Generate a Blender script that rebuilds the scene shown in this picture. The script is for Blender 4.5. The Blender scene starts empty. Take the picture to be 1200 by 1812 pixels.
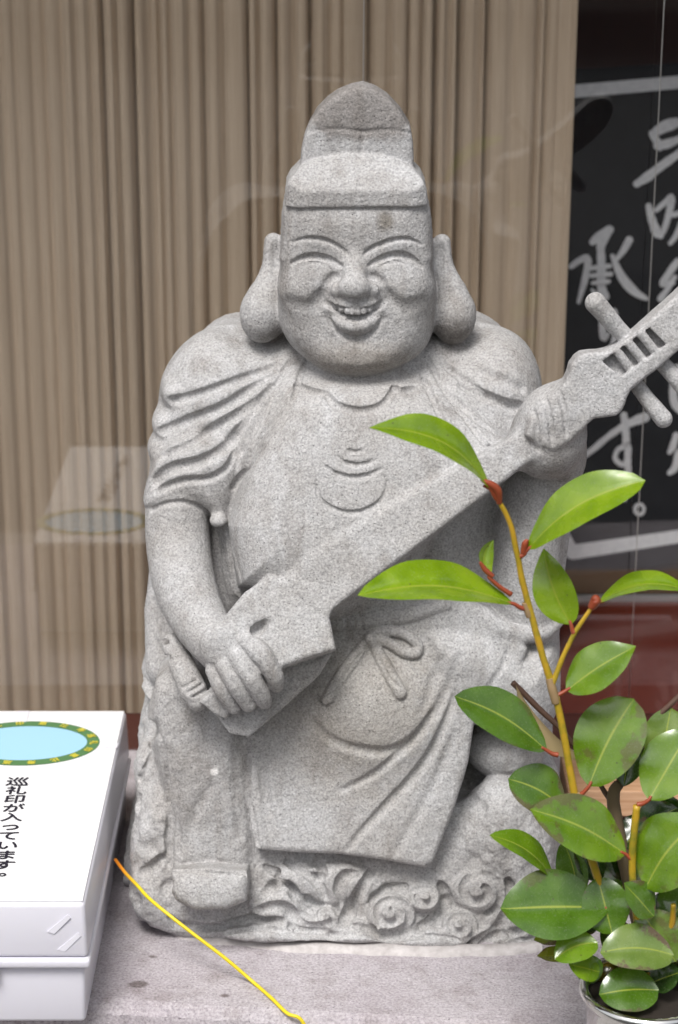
import bpy, bmesh, math, random
import numpy as np
from mathutils import Vector, Matrix, noise

# ------------------------------------------------------------------ camera
SC = bpy.context.scene
COL = SC.collection
PITCH = math.radians(19.0)
FPX = 4000.0                      # focal length in pixels of the 1200 x 1812 photograph
CAM = np.array([0.0, -1.94, 1.038])
cam_d = bpy.data.cameras.new('camera')
cam_d.sensor_fit = 'HORIZONTAL'
cam_d.sensor_width = 24.0
cam_d.lens = FPX / 1200.0 * 24.0
cam_d.clip_start = 0.05
cam_d.clip_end = 3000.0
cam_d.dof.use_dof = True
cam_d.dof.focus_distance = 1.90
cam_d.dof.aperture_fstop = 7.5
cam_o = bpy.data.objects.new('camera', cam_d)
cam_o.location = CAM.tolist()
cam_o.rotation_euler = (math.pi / 2 - PITCH, 0, 0)
COL.objects.link(cam_o)
SC.camera = cam_o

# ------------------------------------------------------------------ sky, sun, exposure
SUN_EL, SUN_AZ = math.radians(60), math.radians(200)   # azimuth clockwise from +Y
w = bpy.data.worlds.new('World')
SC.world = w
w.use_nodes = True
wn = w.node_tree
sky = wn.nodes.new('ShaderNodeTexSky')
sky.sky_type = 'NISHITA'
sky.sun_disc = False
sky.sun_elevation = SUN_EL
sky.sun_rotation = SUN_AZ
sky.air_density = 1.0
sky.dust_density = 4.0
sky.ozone_density = 1.0
hsv = wn.nodes.new('ShaderNodeHueSaturation')         # overcast: the sky is nearly white
hsv.inputs['Saturation'].default_value = 0.22
bg = wn.nodes['Background']
bg.inputs['Strength'].default_value = 0.085
wn.links.new(sky.outputs['Color'], hsv.inputs['Color'])
wn.links.new(hsv.outputs['Color'], bg.inputs['Color'])
sun_d = bpy.data.lights.new('sun', 'SUN')
sun_d.energy = 1.5
sun_d.angle = math.radians(20)
sun_d.color = (1.0, 0.97, 0.93)
sun_o = bpy.data.objects.new('sun', sun_d)
sun_dir = Vector((math.sin(SUN_AZ) * math.cos(SUN_EL), math.cos(SUN_AZ) * math.cos(SUN_EL), math.sin(SUN_EL)))
sun_o.rotation_euler = (-sun_dir).to_track_quat('-Z', 'Y').to_euler()
sun_o.location = (0, -3, 6)
COL.objects.link(sun_o)
SC.view_settings.view_transform = 'Standard'
SC.view_settings.look = 'None'
SC.view_settings.gamma = 1.0
SC.view_settings.use_curve_mapping = False
SC.view_settings.exposure = 0.95
SC.cycles.use_denoising = True
SC.cycles.max_bounces = 8
SC.cycles.caustics_reflective = False
SC.cycles.caustics_refractive = False

# ------------------------------------------------------------------ helpers
CT, ST = math.cos(PITCH), math.sin(PITCH)
U = 0.0005                                            # one photograph pixel at the statue is about half a millimetre


def ray(px, py):
    a = (px - 600.0) / FPX
    b = (906.0 - py) / FPX
    return np.array([a, CT + b * ST, -ST + b * CT])


def P(px, py, y):
    """world point on the vertical plane Y = y that the photograph shows at (px, py)"""
    r = ray(px, py)
    return CAM + r * ((y - CAM[1]) / r[1])


def PZ(px, py, z):
    r = ray(px, py)
    return CAM + r * ((z - CAM[2]) / r[2])


def tag(o, label=None, cat=None, group=None, kind=None):
    if label: o['label'] = label
    if cat: o['category'] = cat
    if group: o['group'] = group
    if kind: o['kind'] = kind
    return o


def empty(name, loc=(0, 0, 0), rz=0.0):
    o = bpy.data.objects.new(name, None)
    o.location = tuple(float(c) for c in loc)
    o.rotation_euler = (0, 0, rz)
    o.empty_display_size = 0.05
    COL.objects.link(o)
    return o


def mesh_obj(name, verts, faces, mat, parent=None, smooth=False, world=True):
    """one mesh object; vertices are world coordinates, made local to the parent (an Empty without rotation)"""
    me = bpy.data.meshes.new(name)
    off = Vector((0, 0, 0))
    o = bpy.data.objects.new(name, me)
    if parent is not None:
        p = parent
        while p is not None:
            off += p.location
            p = p.parent
        o.parent = parent
    me.from_pydata([(float(v[0]) - off.x, float(v[1]) - off.y, float(v[2]) - off.z) for v in verts], [], [tuple(f) for f in faces])
    if smooth:
        me.polygons.foreach_set('use_smooth', [True] * len(me.polygons))
    me.update()
    if mat: me.materials.append(mat)
    COL.objects.link(o)
    return o


def new_mat(name, col=(0.5, 0.5, 0.5), rough=0.6, spec=0.5, metal=0.0):
    m = bpy.data.materials.new(name)
    m.use_nodes = True
    b = m.node_tree.nodes['Principled BSDF']
    b.inputs['Base Color'].default_value = (*col, 1)
    b.inputs['Roughness'].default_value = rough
    b.inputs['Specular IOR Level'].default_value = spec
    b.inputs['Metallic'].default_value = metal
    return m, m.node_tree.nodes, m.node_tree.links, b


def nd(nodes, typ, **kw):
    n = nodes.new(typ)
    for k, v in kw.items():
        if k.startswith('i_'):
            n.inputs[k[2:].replace('_', ' ')].default_value = v
        else:
            setattr(n, k, v)
    return n


def ramp(nodes, links, fac, stops):
    r = nodes.new('ShaderNodeValToRGB')
    el = r.color_ramp.elements
    while len(el) > 1: el.remove(el[-1])
    for i, (p, c) in enumerate(stops):
        e = el[0] if i == 0 else el.new(p)
        e.position = p
        e.color = (c, c, c, 1) if not hasattr(c, '__len__') else (*c, 1)
    links.new(fac, r.inputs['Fac'])
    return r


def mixc(nodes, links, fac, a, b, blend='MIX'):
    m = nodes.new('ShaderNodeMix')
    m.data_type = 'RGBA'
    m.blend_type = blend
    for sock, v in ((m.inputs[0], fac), (m.inputs[6], a), (m.inputs[7], b)):
        if hasattr(v, 'is_linked') or hasattr(v, 'links'):
            links.new(v, sock)
        elif hasattr(v, '__len__'):
            sock.default_value = (*v, 1)
        else:
            sock.default_value = v
    return m.outputs[2]


def spline(pts, n=6, closed=False):
    """Catmull-Rom through points of any dimension"""
    p = np.array(pts, float)
    m = len(p)
    out = []
    segs = m if closed else m - 1
    for i in range(segs):
        if closed:
            a, b, c, d = p[(i - 1) % m], p[i], p[(i + 1) % m], p[(i + 2) % m]
        else:
            a, b, c, d = p[max(i - 1, 0)], p[i], p[i + 1], p[min(i + 2, m - 1)]
        for k in range(n):
            t = k / n
            out.append(0.5 * ((2 * b) + (c - a) * t + (2 * a - 5 * b + 4 * c - d) * t * t + (3 * b - a - 3 * c + d) * t ** 3))
    if not closed: out.append(p[-1])
    return np.array(out)


def tube(pts, radii, sides=8, cap=True):
    """verts, faces of a swept tube with per-point radius"""
    pts = np.array(pts, float)
    n = len(pts)
    radii = np.broadcast_to(np.array(radii, float), (n,))
    tan = np.gradient(pts, axis=0)
    tan /= np.linalg.norm(tan, axis=1)[:, None] + 1e-12
    ref = np.array([0.0, 0, 1.0])
    if abs(tan[0] @ ref) > 0.9: ref = np.array([1.0, 0, 0])
    V, F = [], []
    u = np.cross(tan[0], ref); u /= np.linalg.norm(u)
    for i in range(n):
        u = u - tan[i] * (u @ tan[i]); u /= np.linalg.norm(u) + 1e-12
        v = np.cross(tan[i], u)
        for k in range(sides):
            a = 2 * math.pi * k / sides
            V.append(pts[i] + radii[i] * (math.cos(a) * u + math.sin(a) * v))
    for i in range(n - 1):
        for k in range(sides):
            k2 = (k + 1) % sides
            F.append((i * sides + k, i * sides + k2, (i + 1) * sides + k2, (i + 1) * sides + k))
    if cap:
        F.append(tuple(range(sides))[::-1])
        F.append(tuple((n - 1) * sides + k for k in range(sides)))
    return V, F


def box_vf(x0, x1, y0, y1, z0, z1):
    V = [(x0, y0, z0), (x1, y0, z0), (x1, y1, z0), (x0, y1, z0), (x0, y0, z1), (x1, y0, z1), (x1, y1, z1), (x0, y1, z1)]
    F = [(0, 3, 2, 1), (4, 5, 6, 7), (0, 1, 5, 4), (1, 2, 6, 5), (2, 3, 7, 6), (3, 0, 4, 7)]
    return V, F


def box(name, x0, x1, y0, y1, z0, z1, mat, parent=None, bevel=0.0, seg=2):
    V, F = box_vf(x0, x1, y0, y1, z0, z1)
    o = mesh_obj(name, V, F, mat, parent)
    if bevel:
        bm = bmesh.new(); bm.from_mesh(o.data)
        bmesh.ops.bevel(bm, geom=bm.edges[:], offset=bevel, segments=seg, profile=0.5, affect='EDGES')
        bm.to_mesh(o.data); bm.free()
    return o

# ------------------------------------------------------------------ stone carving: a solid modelled as a distance field
VOX = 0.0013


class Carving:
    def __init__(s, lo, hi, vox):
        s.lo = np.array(lo, float); s.v = vox
        s.n = np.ceil((np.array(hi) - s.lo) / vox).astype(int) + 1
        s.d = np.full(s.n, 0.03, np.float32)
        s.lab = np.zeros(s.n, np.int8)
        s.ax = [(s.lo[i] + np.arange(s.n[i]) * vox).astype(np.float32) for i in range(3)]

    def sub(s, lo, hi, pad):
        a = np.floor((np.array(lo) - pad - s.lo) / s.v).astype(int).clip(0, s.n - 1)
        b = (np.ceil((np.array(hi) + pad - s.lo) / s.v).astype(int) + 1).clip(1, s.n)
        b = np.maximum(b, a + 1)
        sl = tuple(slice(a[i], b[i]) for i in range(3))
        X = s.ax[0][sl[0]][:, None, None]; Y = s.ax[1][sl[1]][None, :, None]; Z = s.ax[2][sl[2]][None, None, :]
        return sl, X, Y, Z

    def apply(s, sl, f, op, k, lab=None):
        d = s.d[sl]
        f = np.broadcast_to(f, d.shape).astype(np.float32)
        if op == 'add':
            if lab is not None:
                L = s.lab[sl]; L[f < d] = lab
            if k > 0:
                h = np.maximum(k - np.abs(d - f), 0) / k
                d[...] = np.minimum(d, f) - h * h * (k * 0.25)
            else:
                np.minimum(d, f, out=d)
        elif op == 'cut':
            f = -f
            if k > 0:
                h = np.maximum(k - np.abs(d - f), 0) / k
                d[...] = np.maximum(d, f) + h * h * (k * 0.25)
            else:
                np.maximum(d, f, out=d)

    # --- primitives: radii in photograph pixels, positions as (px, py, y)
    def ell(s, px, py, y, rx, ry, rz, op='add', k=12, lab=None, rot=0.0, lean=0.0, ex=2.0):
        c = P(px, py, y); r = np.array([rx, ry, rz]) * U; k *= U
        m = max(r)
        ext = r if rot == 0 and lean == 0 else np.array([m, m, m])
        sl, X, Y, Z = s.sub(c - ext, c + ext, k + 4 * s.v)
        X = X - c[0]; Y = Y - c[1]; Z = Z - c[2]
        if rot:                                         # in the picture plane, counter-clockwise
            a = math.radians(rot); ca, sa = math.cos(a), math.sin(a)
            X, Z = X * ca + Z * sa, -X * sa + Z * ca
        if lean:                                        # top towards the back
            a = math.radians(lean); ca, sa = math.cos(a), math.sin(a)
            Y, Z = Y * ca - Z * sa, Y * sa + Z * ca
        if ex == 2.0:
            q = np.sqrt((X / r[0]) ** 2 + (Y / r[1]) ** 2 + (Z / r[2]) ** 2)
            g = np.sqrt((X / r[0] ** 2) ** 2 + (Y / r[1] ** 2) ** 2 + (Z / r[2] ** 2) ** 2) + 1e-6
            f = q * (q - 1) / g
        else:
            q = (np.abs(X / r[0]) ** ex + np.abs(Y / r[1]) ** ex + np.abs(Z / r[2]) ** ex) ** (1 / ex)
            f = (q - 1) * min(r)
        s.apply(sl, f, op, k, lab)

    def chain(s, pts, op='add', k=8, lab=None, smooth=0, flat=1.0):
        """tapered tube through (px, py, y, r)"""
        p = np.array(pts, float)
        if smooth: p = spline(p, smooth)
        c = np.array([P(a, b, y) for a, b, y, r in p]); r = p[:, 3] * U
        s.tube3(c, r, op, k * U, lab, flat)

    def tube3(s, c, r, op, k, lab=None, flat=1.0):
        rm = r.max()
        sl, X, Y, Z = s.sub(c.min(0) - rm, c.max(0) + rm, k + 4 * s.v)
        shape = s.d[sl].shape
        tmp = np.full(shape, 0.03, np.float32)
        o = [sl[i].start for i in range(3)]
        for i in range(len(c) - 1):
            a, b = c[i], c[i + 1]
            m = max(r[i], r[i + 1])
            s2, X, Y, Z = s.sub(np.minimum(a, b) - m, np.maximum(a, b) + m, k + 4 * s.v)
            l2 = tuple(slice(s2[j].start - o[j], s2[j].stop - o[j]) for j in range(3))
            ab = b - a; L = ab @ ab + 1e-12
            t = np.clip(((X - a[0]) * ab[0] + (Y - a[1]) * ab[1] + (Z - a[2]) * ab[2]) / L, 0, 1)
            dx = X - a[0] - t * ab[0]; dy = (Y - a[1] - t * ab[1]) * flat; dz = Z - a[2] - t * ab[2]
            f = np.sqrt(dx * dx + dy * dy + dz * dz) - (r[i] + t * (r[i + 1] - r[i]))
            np.minimum(tmp[l2], f, out=tmp[l2])
        s.apply(sl, tmp, op, k, lab)

    def _poly_field(s, uv, pad, cell):
        lo = uv.min(0) - pad; hi = uv.max(0) + pad
        nu = np.ceil((hi - lo) / cell).astype(int) + 2
        u = lo[0] + np.arange(nu[0]) * cell; v = lo[1] + np.arange(nu[1]) * cell
        UU, VV = np.meshgrid(u, v, indexing='ij')
        best = np.full(UU.shape, 1e9); ins = np.zeros(UU.shape, bool)
        m = len(uv)
        for i in range(m):
            a = uv[i]; b = uv[(i + 1) % m]; e = b - a
            t = np.clip(((UU - a[0]) * e[0] + (VV - a[1]) * e[1]) / (e @ e + 1e-15), 0, 1)
            dx = UU - a[0] - t * e[0]; dy = VV - a[1] - t * e[1]
            np.minimum(best, dx * dx + dy * dy, out=best)
            cond = ((a[1] > VV) != (b[1] > VV))
            xx = a[0] + (VV - a[1]) * e[0] / (e[1] if abs(e[1]) > 1e-12 else 1e-12)
            ins ^= cond & (UU < xx)
        dd = np.sqrt(best); dd[ins] *= -1
        return lo, nu, dd.astype(np.float32)

    def slab(s, poly, y, front, back, op='add', k=6, lab=None, tilt=0.0, yaw=0.0, R=None, edge=3, smooth=0, crown=0.0, crown_w=60):
        """outline traced at depth y on a plane facing the front (tilt: faces up, yaw: faces right), given real thickness.
        R set: pillow that swells to full height R pixels inside the outline"""
        poly = np.array(poly, float)
        if smooth: poly = spline(poly, smooth, True)
        cen = poly.mean(0); o = P(cen[0], cen[1], y)
        ti, ya = math.radians(tilt), math.radians(yaw)
        n = np.array([math.sin(ya) * math.cos(ti), -math.cos(ya) * math.cos(ti), math.sin(ti)])
        u = np.array([math.cos(ya), math.sin(ya), 0.0])
        v = np.cross(u, n); v = v if v[2] > 0 else -v
        pts = []
        for px, py in poly:
            r = ray(px, py); t = ((o - CAM) @ n) / (r @ n); pts.append(CAM + r * t)
        pts = np.array(pts)
        uv = np.stack([(pts - o) @ u, (pts - o) @ v], 1)
        fr, bk, k, edge = front * U, back * U, k * U, edge * U
        allp = np.concatenate([pts + n * fr, pts - n * bk])
        pad = k + 5 * s.v
        sl, X, Y, Z = s.sub(allp.min(0), allp.max(0), pad)
        lo, nu, fld = s._poly_field(uv, pad * 1.5 + 0.004, s.v)
        X = X - o[0]; Y = Y - o[1]; Z = Z - o[2]
        a = (X * u[0] + Y * u[1] + Z * u[2] - lo[0]) / s.v
        b = (X * v[0] + Y * v[1] + Z * v[2] - lo[1]) / s.v
        a, b = np.broadcast_arrays(a, b)
        a = np.clip(a, 0, nu[0] - 1.001); b = np.clip(b, 0, nu[1] - 1.001)
        i = a.astype(np.int32); j = b.astype(np.int32); a = a - i; b = b - j
        d2 = (fld[i, j] * (1 - a) + fld[i + 1, j] * a) * (1 - b) + (fld[i, j + 1] * (1 - a) + fld[i + 1, j + 1] * a) * b
        w = X * n[0] + Y * n[1] + Z * n[2]
        if R is not None:
            q = np.clip(-d2 / (R * U), 0, 1)
            h = fr * np.sqrt(np.maximum(1 - (1 - q) ** 2, 0))
            f = np.maximum(np.maximum(d2, (w - h) * 0.85), -w - bk)
        else:
            if crown:
                q = np.clip(-d2 / (crown_w * U), 0, 1)
                fr = fr + crown * U * np.sqrt(np.maximum(1 - (1 - q) ** 2, 0))
            f1 = w - fr; e = max(edge, 1e-5)
            h = np.maximum(e - np.abs(d2 - f1), 0) / e
            f = np.maximum(d2, f1) + h * h * (e * 0.25)
            f = np.maximum(f, -w - bk)
        s.apply(sl, f, op, k, lab)

    # --- surface queries and chisel strokes
    def sample(s, p):
        q = (p - s.lo) / s.v
        i = np.floor(q).astype(int).clip(0, s.n - 2); t = np.clip(q - i, 0, 1)
        r = 0
        for dx in (0, 1):
            for dy in (0, 1):
                for dz in (0, 1):
                    wgt = (t[:, 0] if dx else 1 - t[:, 0]) * (t[:, 1] if dy else 1 - t[:, 1]) * (t[:, 2] if dz else 1 - t[:, 2])
                    r = r + wgt * s.d[i[:, 0] + dx, i[:, 1] + dy, i[:, 2] + dz]
        return r

    def hit(s, pix):
        pix = np.array(pix, float)
        R = np.array([ray(a, b) for a, b in pix])
        t0 = (s.lo[1] - CAM[1]) / R[:, 1]; t1 = (s.ax[1][-1] - CAM[1]) / R[:, 1]
        T = np.linspace(0, 1, 420)[None, :]
        tt = t0[:, None] + (t1 - t0)[:, None] * T
        pp = CAM + R[:, None, :] * tt[:, :, None]
        val = s.sample(pp.reshape(-1, 3)).reshape(tt.shape)
        ins = val < 0
        first = ins.argmax(1)
        ok = ins.any(1)
        out = []
        for i in range(len(pix)):
            if not ok[i] or first[i] == 0: out.append(None); continue
            j = first[i]; a, b = val[i, j - 1], val[i, j]
            t = tt[i, j - 1] + (tt[i, j] - tt[i, j - 1]) * a / (a - b + 1e-9)
            out.append(CAM + R[i] * t)
        tv = np.array([np.nan if g is None else (g[1] - CAM[1]) / R[i, 1] for i, g in enumerate(out)])
        if np.isnan(tv).all(): raise ValueError('stroke misses the stone: %s' % pix[0])
        if len(tv) > 4:                                 # median along the line: no jumps to what lies behind
            med = np.array([np.nanmedian(tv[max(0, i - 4):i + 5]) for i in range(len(tv))])
            tv = np.where(np.isnan(tv) | (np.abs(tv - med) > 0.006), med, tv)
        out = [None if np.isnan(t) else CAM + R[i] * t for i, t in enumerate(tv)]
        good = [g for g in out if g is not None]
        out = np.array([g if g is not None else (out[i - 1] if i and out[i - 1] is not None else good[0]) for i, g in enumerate(out)])
        e = s.v * 1.5
        g = np.stack([s.sample(out + np.array(v) * e) - s.sample(out - np.array(v) * e) for v in ((1, 0, 0), (0, 1, 0), (0, 0, 1))], 1)
        g /= np.linalg.norm(g, axis=1)[:, None] + 1e-9
        return out, g

    def stroke(s, pts, w=8, depth=4, op='cut', k=4, smooth=5, taper=(0.4, 0.4), lab=None, dirn=None):
        """chisel line traced on the surface: w = half width (px), depth = depth or height (px); taper at both ends"""
        p = np.array(pts, float)
        p = spline(p, smooth) if smooth else p
        c, nrm = s.hit(p)
        if len(c) > 4:                                  # keep the line from jumping between depths
            nn = nrm.copy(); nn[1:-1] = (nrm[:-2] + nrm[1:-1] + nrm[2:]) / 3; nrm = nn
        m = len(c); t = np.linspace(0, 1, m)
        f = np.minimum(1, np.minimum(taper[0] + (1 - taper[0]) * t / 0.3, taper[1] + (1 - taper[1]) * (1 - t) / 0.3))
        dpt = depth * f * U; wd = np.maximum(w * U * (0.35 + 0.65 * f), s.v * 0.8)
        r = (wd ** 2 + dpt ** 2) / (2 * dpt + 1e-9)      # circle that is dpt deep and 2*wd wide at the surface
        r = np.clip(r, dpt * 0.75, 0.02)
        sgn = 1 if op == 'cut' else -1
        c = c + nrm * ((r - dpt) * sgn)[:, None]
        s.tube3(c, r, op, k * U * 0.7, lab)

    def mesh(s):
        """surface nets"""
        d = s.d; n = s.n; v = s.v
        neg = d < 0
        cnt = np.zeros(tuple(n - 1), np.int8)
        for dx in (0, 1):
            for dy in (0, 1):
                for dz in (0, 1):
                    cnt += neg[dx:n[0] - 1 + dx, dy:n[1] - 1 + dy, dz:n[2] - 1 + dz]
        cells = np.argwhere((cnt > 0) & (cnt < 8))
        idx = np.full(tuple(n - 1), -1, np.int32)
        idx[cells[:, 0], cells[:, 1], cells[:, 2]] = np.arange(len(cells))
        corners = [(dx, dy, dz) for dx in (0, 1) for dy in (0, 1) for dz in (0, 1)]
        val = {c: d[cells[:, 0] + c[0], cells[:, 1] + c[1], cells[:, 2] + c[2]] for c in corners}
        acc = np.zeros((len(cells), 3)); num = np.zeros(len(cells))
        for c in corners:
            for axi in range(3):
                if c[axi]: continue
                c2 = list(c); c2[axi] = 1; c2 = tuple(c2)
                a, b = val[c], val[c2]
                m = (a < 0) != (b < 0)
                t = np.where(m, a / np.where(m, a - b, 1), 0)
                for j in range(3):
                    acc[:, j] += np.where(m, (t if j == axi else c[j]), 0)
                num += m
        pos = (cells + acc / num[:, None]) * v + s.lo
        faces = []
        for axi in range(3):
            o1, o2 = [(1, 2), (2, 0), (0, 1)][axi]
            sa = [slice(None)] * 3; sb = [slice(None)] * 3
            sa[axi] = slice(0, -1); sb[axi] = slice(1, None)
            A = neg[tuple(sa)]; B = neg[tuple(sb)]
            e = np.argwhere(A != B)
            e = e[(e[:, o1] > 0) & (e[:, o2] > 0) & (e[:, o1] < n[o1] - 1) & (e[:, o2] < n[o2] - 1)]
            flip = ~A[e[:, 0], e[:, 1], e[:, 2]]
            q = []
            for a, b in ((0, 0), (1, 0), (1, 1), (0, 1)):
                c = e.copy(); c[:, o1] -= 1 - a; c[:, o2] -= 1 - b
                q.append(idx[c[:, 0], c[:, 1], c[:, 2]])
            q = np.stack(q, 1)
            q[flip] = q[flip][:, ::-1]
            faces.append(q)
        faces = np.concatenate(faces)
        faces = faces[(faces >= 0).all(1)]
        lab = s.lab[cells[:, 0], cells[:, 1], cells[:, 2]]
        e = v
        g = np.stack([s.sample(pos + np.array(q) * e) - s.sample(pos - np.array(q) * e) for q in ((1, 0, 0), (0, 1, 0), (0, 0, 1))], 1)
        g /= np.linalg.norm(g, axis=1)[:, None] + 1e-9
        return pos, faces, lab, g


def np_mesh(name, pos, faces, nrm, mat, parent):
    off = Vector((0, 0, 0)); p = parent
    while p is not None:
        off += p.location; p = p.parent
    me = bpy.data.meshes.new(name)
    pos = (pos - np.array(off)).astype(np.float32)
    me.vertices.add(len(pos)); me.vertices.foreach_set('co', pos.ravel())
    m = len(faces)
    me.loops.add(m * 4); me.loops.foreach_set('vertex_index', faces.astype(np.int32).ravel())
    me.polygons.add(m); me.polygons.foreach_set('loop_start', (np.arange(m) * 4).astype(np.int32))
    me.polygons.foreach_set('use_smooth', np.ones(m, bool))
    me.update(calc_edges=True)
    if nrm is not None:
        me.normals_split_custom_set_from_vertices(nrm.astype(np.float32))
    me.materials.append(mat)
    o = bpy.data.objects.new(name, me)
    o.parent = parent
    COL.objects.link(o)
    return o

# ------------------------------------------------------------------ the stone figure
ROBE, HAT, DRUM, NECK, PEG, SKIRT, ROCK, WAVE, SHOE, BELT, LEG = 0, 1, 2, 3, 4, 5, 6, 7, 8, 9, 10
G = Carving((-0.205, -0.185, -0.012), (0.365, 0.205, 0.775), VOX)

# --- rock seat and base
G.slab([(236, 1500), (236, 1590), (258, 1636), (330, 1668), (450, 1678), (600, 1690), (780, 1708), (930, 1712), (968, 1690), (975, 1600),
        (960, 1500), (900, 1440), (700, 1420), (420, 1430), (280, 1440)], -0.117, 0, 520, lab=ROCK, edge=36, smooth=3, tilt=16)
G.slab([(236, 1500), (246, 1400), (240, 1320), (262, 1265), (300, 1230), (900, 1230), (985, 1360), (975, 1480), (970, 1600), (240, 1600)],
       -0.03, 0, 400, lab=ROCK, edge=70, k=30, smooth=3)
for px, py, y, rx, ry, rz in [(285, 1480, -0.075, 48, 60, 80), (268, 1370, -0.045, 32, 60, 70), (270, 1585, -0.105, 30, 40, 40),
                              (890, 1430, -0.075, 60, 70, 60), (930, 1500, -0.085, 50, 60, 60), (870, 1500, -0.095, 50, 40, 45), (955, 1410, -0.04, 40, 70, 60),
                              (935, 1600, -0.105, 40, 50, 50), (300, 1430, -0.07, 40, 60, 60)]:
    G.ell(px, py, y, rx, ry, rz, k=36, lab=ROCK)

# --- body mass
G.slab([(470, 575), (395, 582), (345, 618), (308, 665), (294, 720), (286, 790), (282, 880), (285, 1000), (285, 1100), (300, 1210),
        (900, 1230), (975, 1150), (980, 1000), (945, 850), (945, 715), (920, 645), (888, 598), (835, 570), (760, 560), (640, 560)],
       0.045, 190, 110, lab=ROBE, R=190, k=10, smooth=3)
G.ell(640, 1000, 0.035, 255, 225, 215, k=90, lab=ROBE)
# breast, flush with the upper edge of the instrument's neck
G.slab([(500, 690), (560, 668), (700, 668), (790, 700), (880, 755), (935, 790), (904, 842), (745, 962), (582, 1084), (500, 1060), (420, 1040), (400, 930), (425, 840), (462, 760)],
       -0.092, 0, 150, lab=ROBE, edge=90, tilt=19, k=70, crown=36, crown_w=150)
# lap and thighs
G.chain([(560, 1170, 0.03, 120), (420, 1220, -0.02, 105), (350, 1265, -0.05, 84)], k=30, lab=LEG)
G.slab([(730, 1080), (850, 1075), (930, 1120), (978, 1130), (992, 1190), (985, 1250), (955, 1285), (900, 1288), (840, 1270), (760, 1240)],
       -0.045, 112, 200, lab=ROBE, R=80, k=20, smooth=3)
G.ell(893, 1318, -0.035, 76, 78, 60, k=8, lab=LEG)
# drape of robe hanging behind the bare forearm
G.chain([(300, 960, 0.03, 30), (288, 1080, 0.02, 34), (290, 1180, 0.0, 34)], k=14, lab=ROBE)
# lower leg and trouser on the left
G.chain([(345, 1270, -0.055, 84), (358, 1400, -0.065, 78), (370, 1500, -0.078, 70), (370, 1525, -0.085, 68)], k=16, lab=LEG)
G.slab([(270, 1290), (290, 1400), (304, 1480), (302, 1534), (350, 1544), (436, 1541), (450, 1500), (440, 1400), (436, 1300), (390, 1225), (330, 1190), (275, 1210)],
       -0.105, 14, 130, lab=LEG, edge=44, k=14, smooth=3, tilt=6)
# shoe
G.slab([(303, 1545), (299, 1575), (310, 1596), (345, 1614), (400, 1612), (436, 1597), (440, 1565), (436, 1545), (370, 1538)],
       -0.160, 0, 240, lab=SHOE, edge=20, k=2, tilt=18, crown=10)

# --- hanging robe front
G.slab([(452, 1506), (530, 1512), (600, 1514), (690, 1526), (752, 1538), (768, 1528), (806, 1430), (830, 1350), (843, 1262), (905, 1235), (935, 1150), (870, 1080), (780, 1040), (640, 1040),
        (540, 1090), (480, 1230), (432, 1310), (434, 1400), (446, 1480)], -0.108, 0, 120, lab=SKIRT, edge=16, tilt=13, k=6)
G.ell(655, 1250, -0.070, 150, 100, 130, k=50, lab=SKIRT)

# --- shoulders and right upper arm in its sleeve
G.ell(385, 720, 0.02, 98, 130, 140, k=40, lab=ROBE)
G.chain([(372, 700, 0.01, 86), (340, 820, -0.02, 72)], k=30, lab=ROBE)
for px, py, y in ((312, 690, -0.005), (296, 748, -0.01), (288, 792, -0.015)):
    G.ell(px, py, y, 26, 60, 30, k=10, lab=ROBE, rot=25)
G.slab([(256, 893), (260, 855), (285, 800), (340, 770), (410, 780), (425, 830), (415, 890), (397, 928), (365, 906), (330, 888), (290, 888)],
       -0.050, 44, 110, lab=ROBE, R=46, k=10, smooth=3)
# bare forearm
G.chain([(314, 870, -0.045, 55), (314, 950, -0.056, 57), (328, 1040, -0.085, 55), (358, 1105, -0.112, 48), (398, 1155, -0.130, 42)],
        k=8, lab=ROBE, smooth=4)
# left arm raised to the neck of the instrument
G.ell(876, 690, 0.02, 84, 120, 110, k=40, lab=ROBE)
G.chain([(930, 760, -0.015, 62), (945, 900, -0.015, 66), (935, 1030, -0.02, 62), (928, 1130, -0.02, 62)], k=20, lab=ROBE, smooth=4)
G.slab([(905, 800), (940, 730), (1030, 740), (1034, 770), (1018, 850), (1002, 940), (988, 1060), (975, 1130), (890, 1125), (862, 1040), (872, 920)],
       -0.03, 90, 120, lab=ROBE, R=60, k=16, smooth=3)
G.chain([(846, 1082, -0.07, 12), (880, 1106, -0.078, 13), (925, 1124, -0.078, 13), (965, 1120, -0.068, 12), (990, 1095, -0.045, 11)], k=10, lab=ROBE, smooth=4)

# --- long-necked instrument: sound box, neck, head
G.slab([(588, 1158), (566, 1196), (512, 1246), (440, 1307), (405, 1300), (378, 1262), (410, 1200), (500, 1120), (570, 1120)], -0.136, 0, 90, lab=DRUM, edge=8, k=3, tilt=4)
G.slab([(398, 1090), (432, 1048), (474, 1016), (520, 1024), (560, 1044), (582, 1084), (595, 1150), (560, 1160), (500, 1182), (440, 1200), (405, 1150)],
       -0.150, 0, 60, lab=DRUM, edge=12, k=3, tilt=24)
G.slab([(510, 1020), (600, 952), (735, 868), (900, 775), (945, 735), (985, 775), (905, 842), (745, 962), (582, 1084), (545, 1060)],
       -0.121, 6, 60, lab=NECK, edge=10, k=14, tilt=18, yaw=-4)
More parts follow.
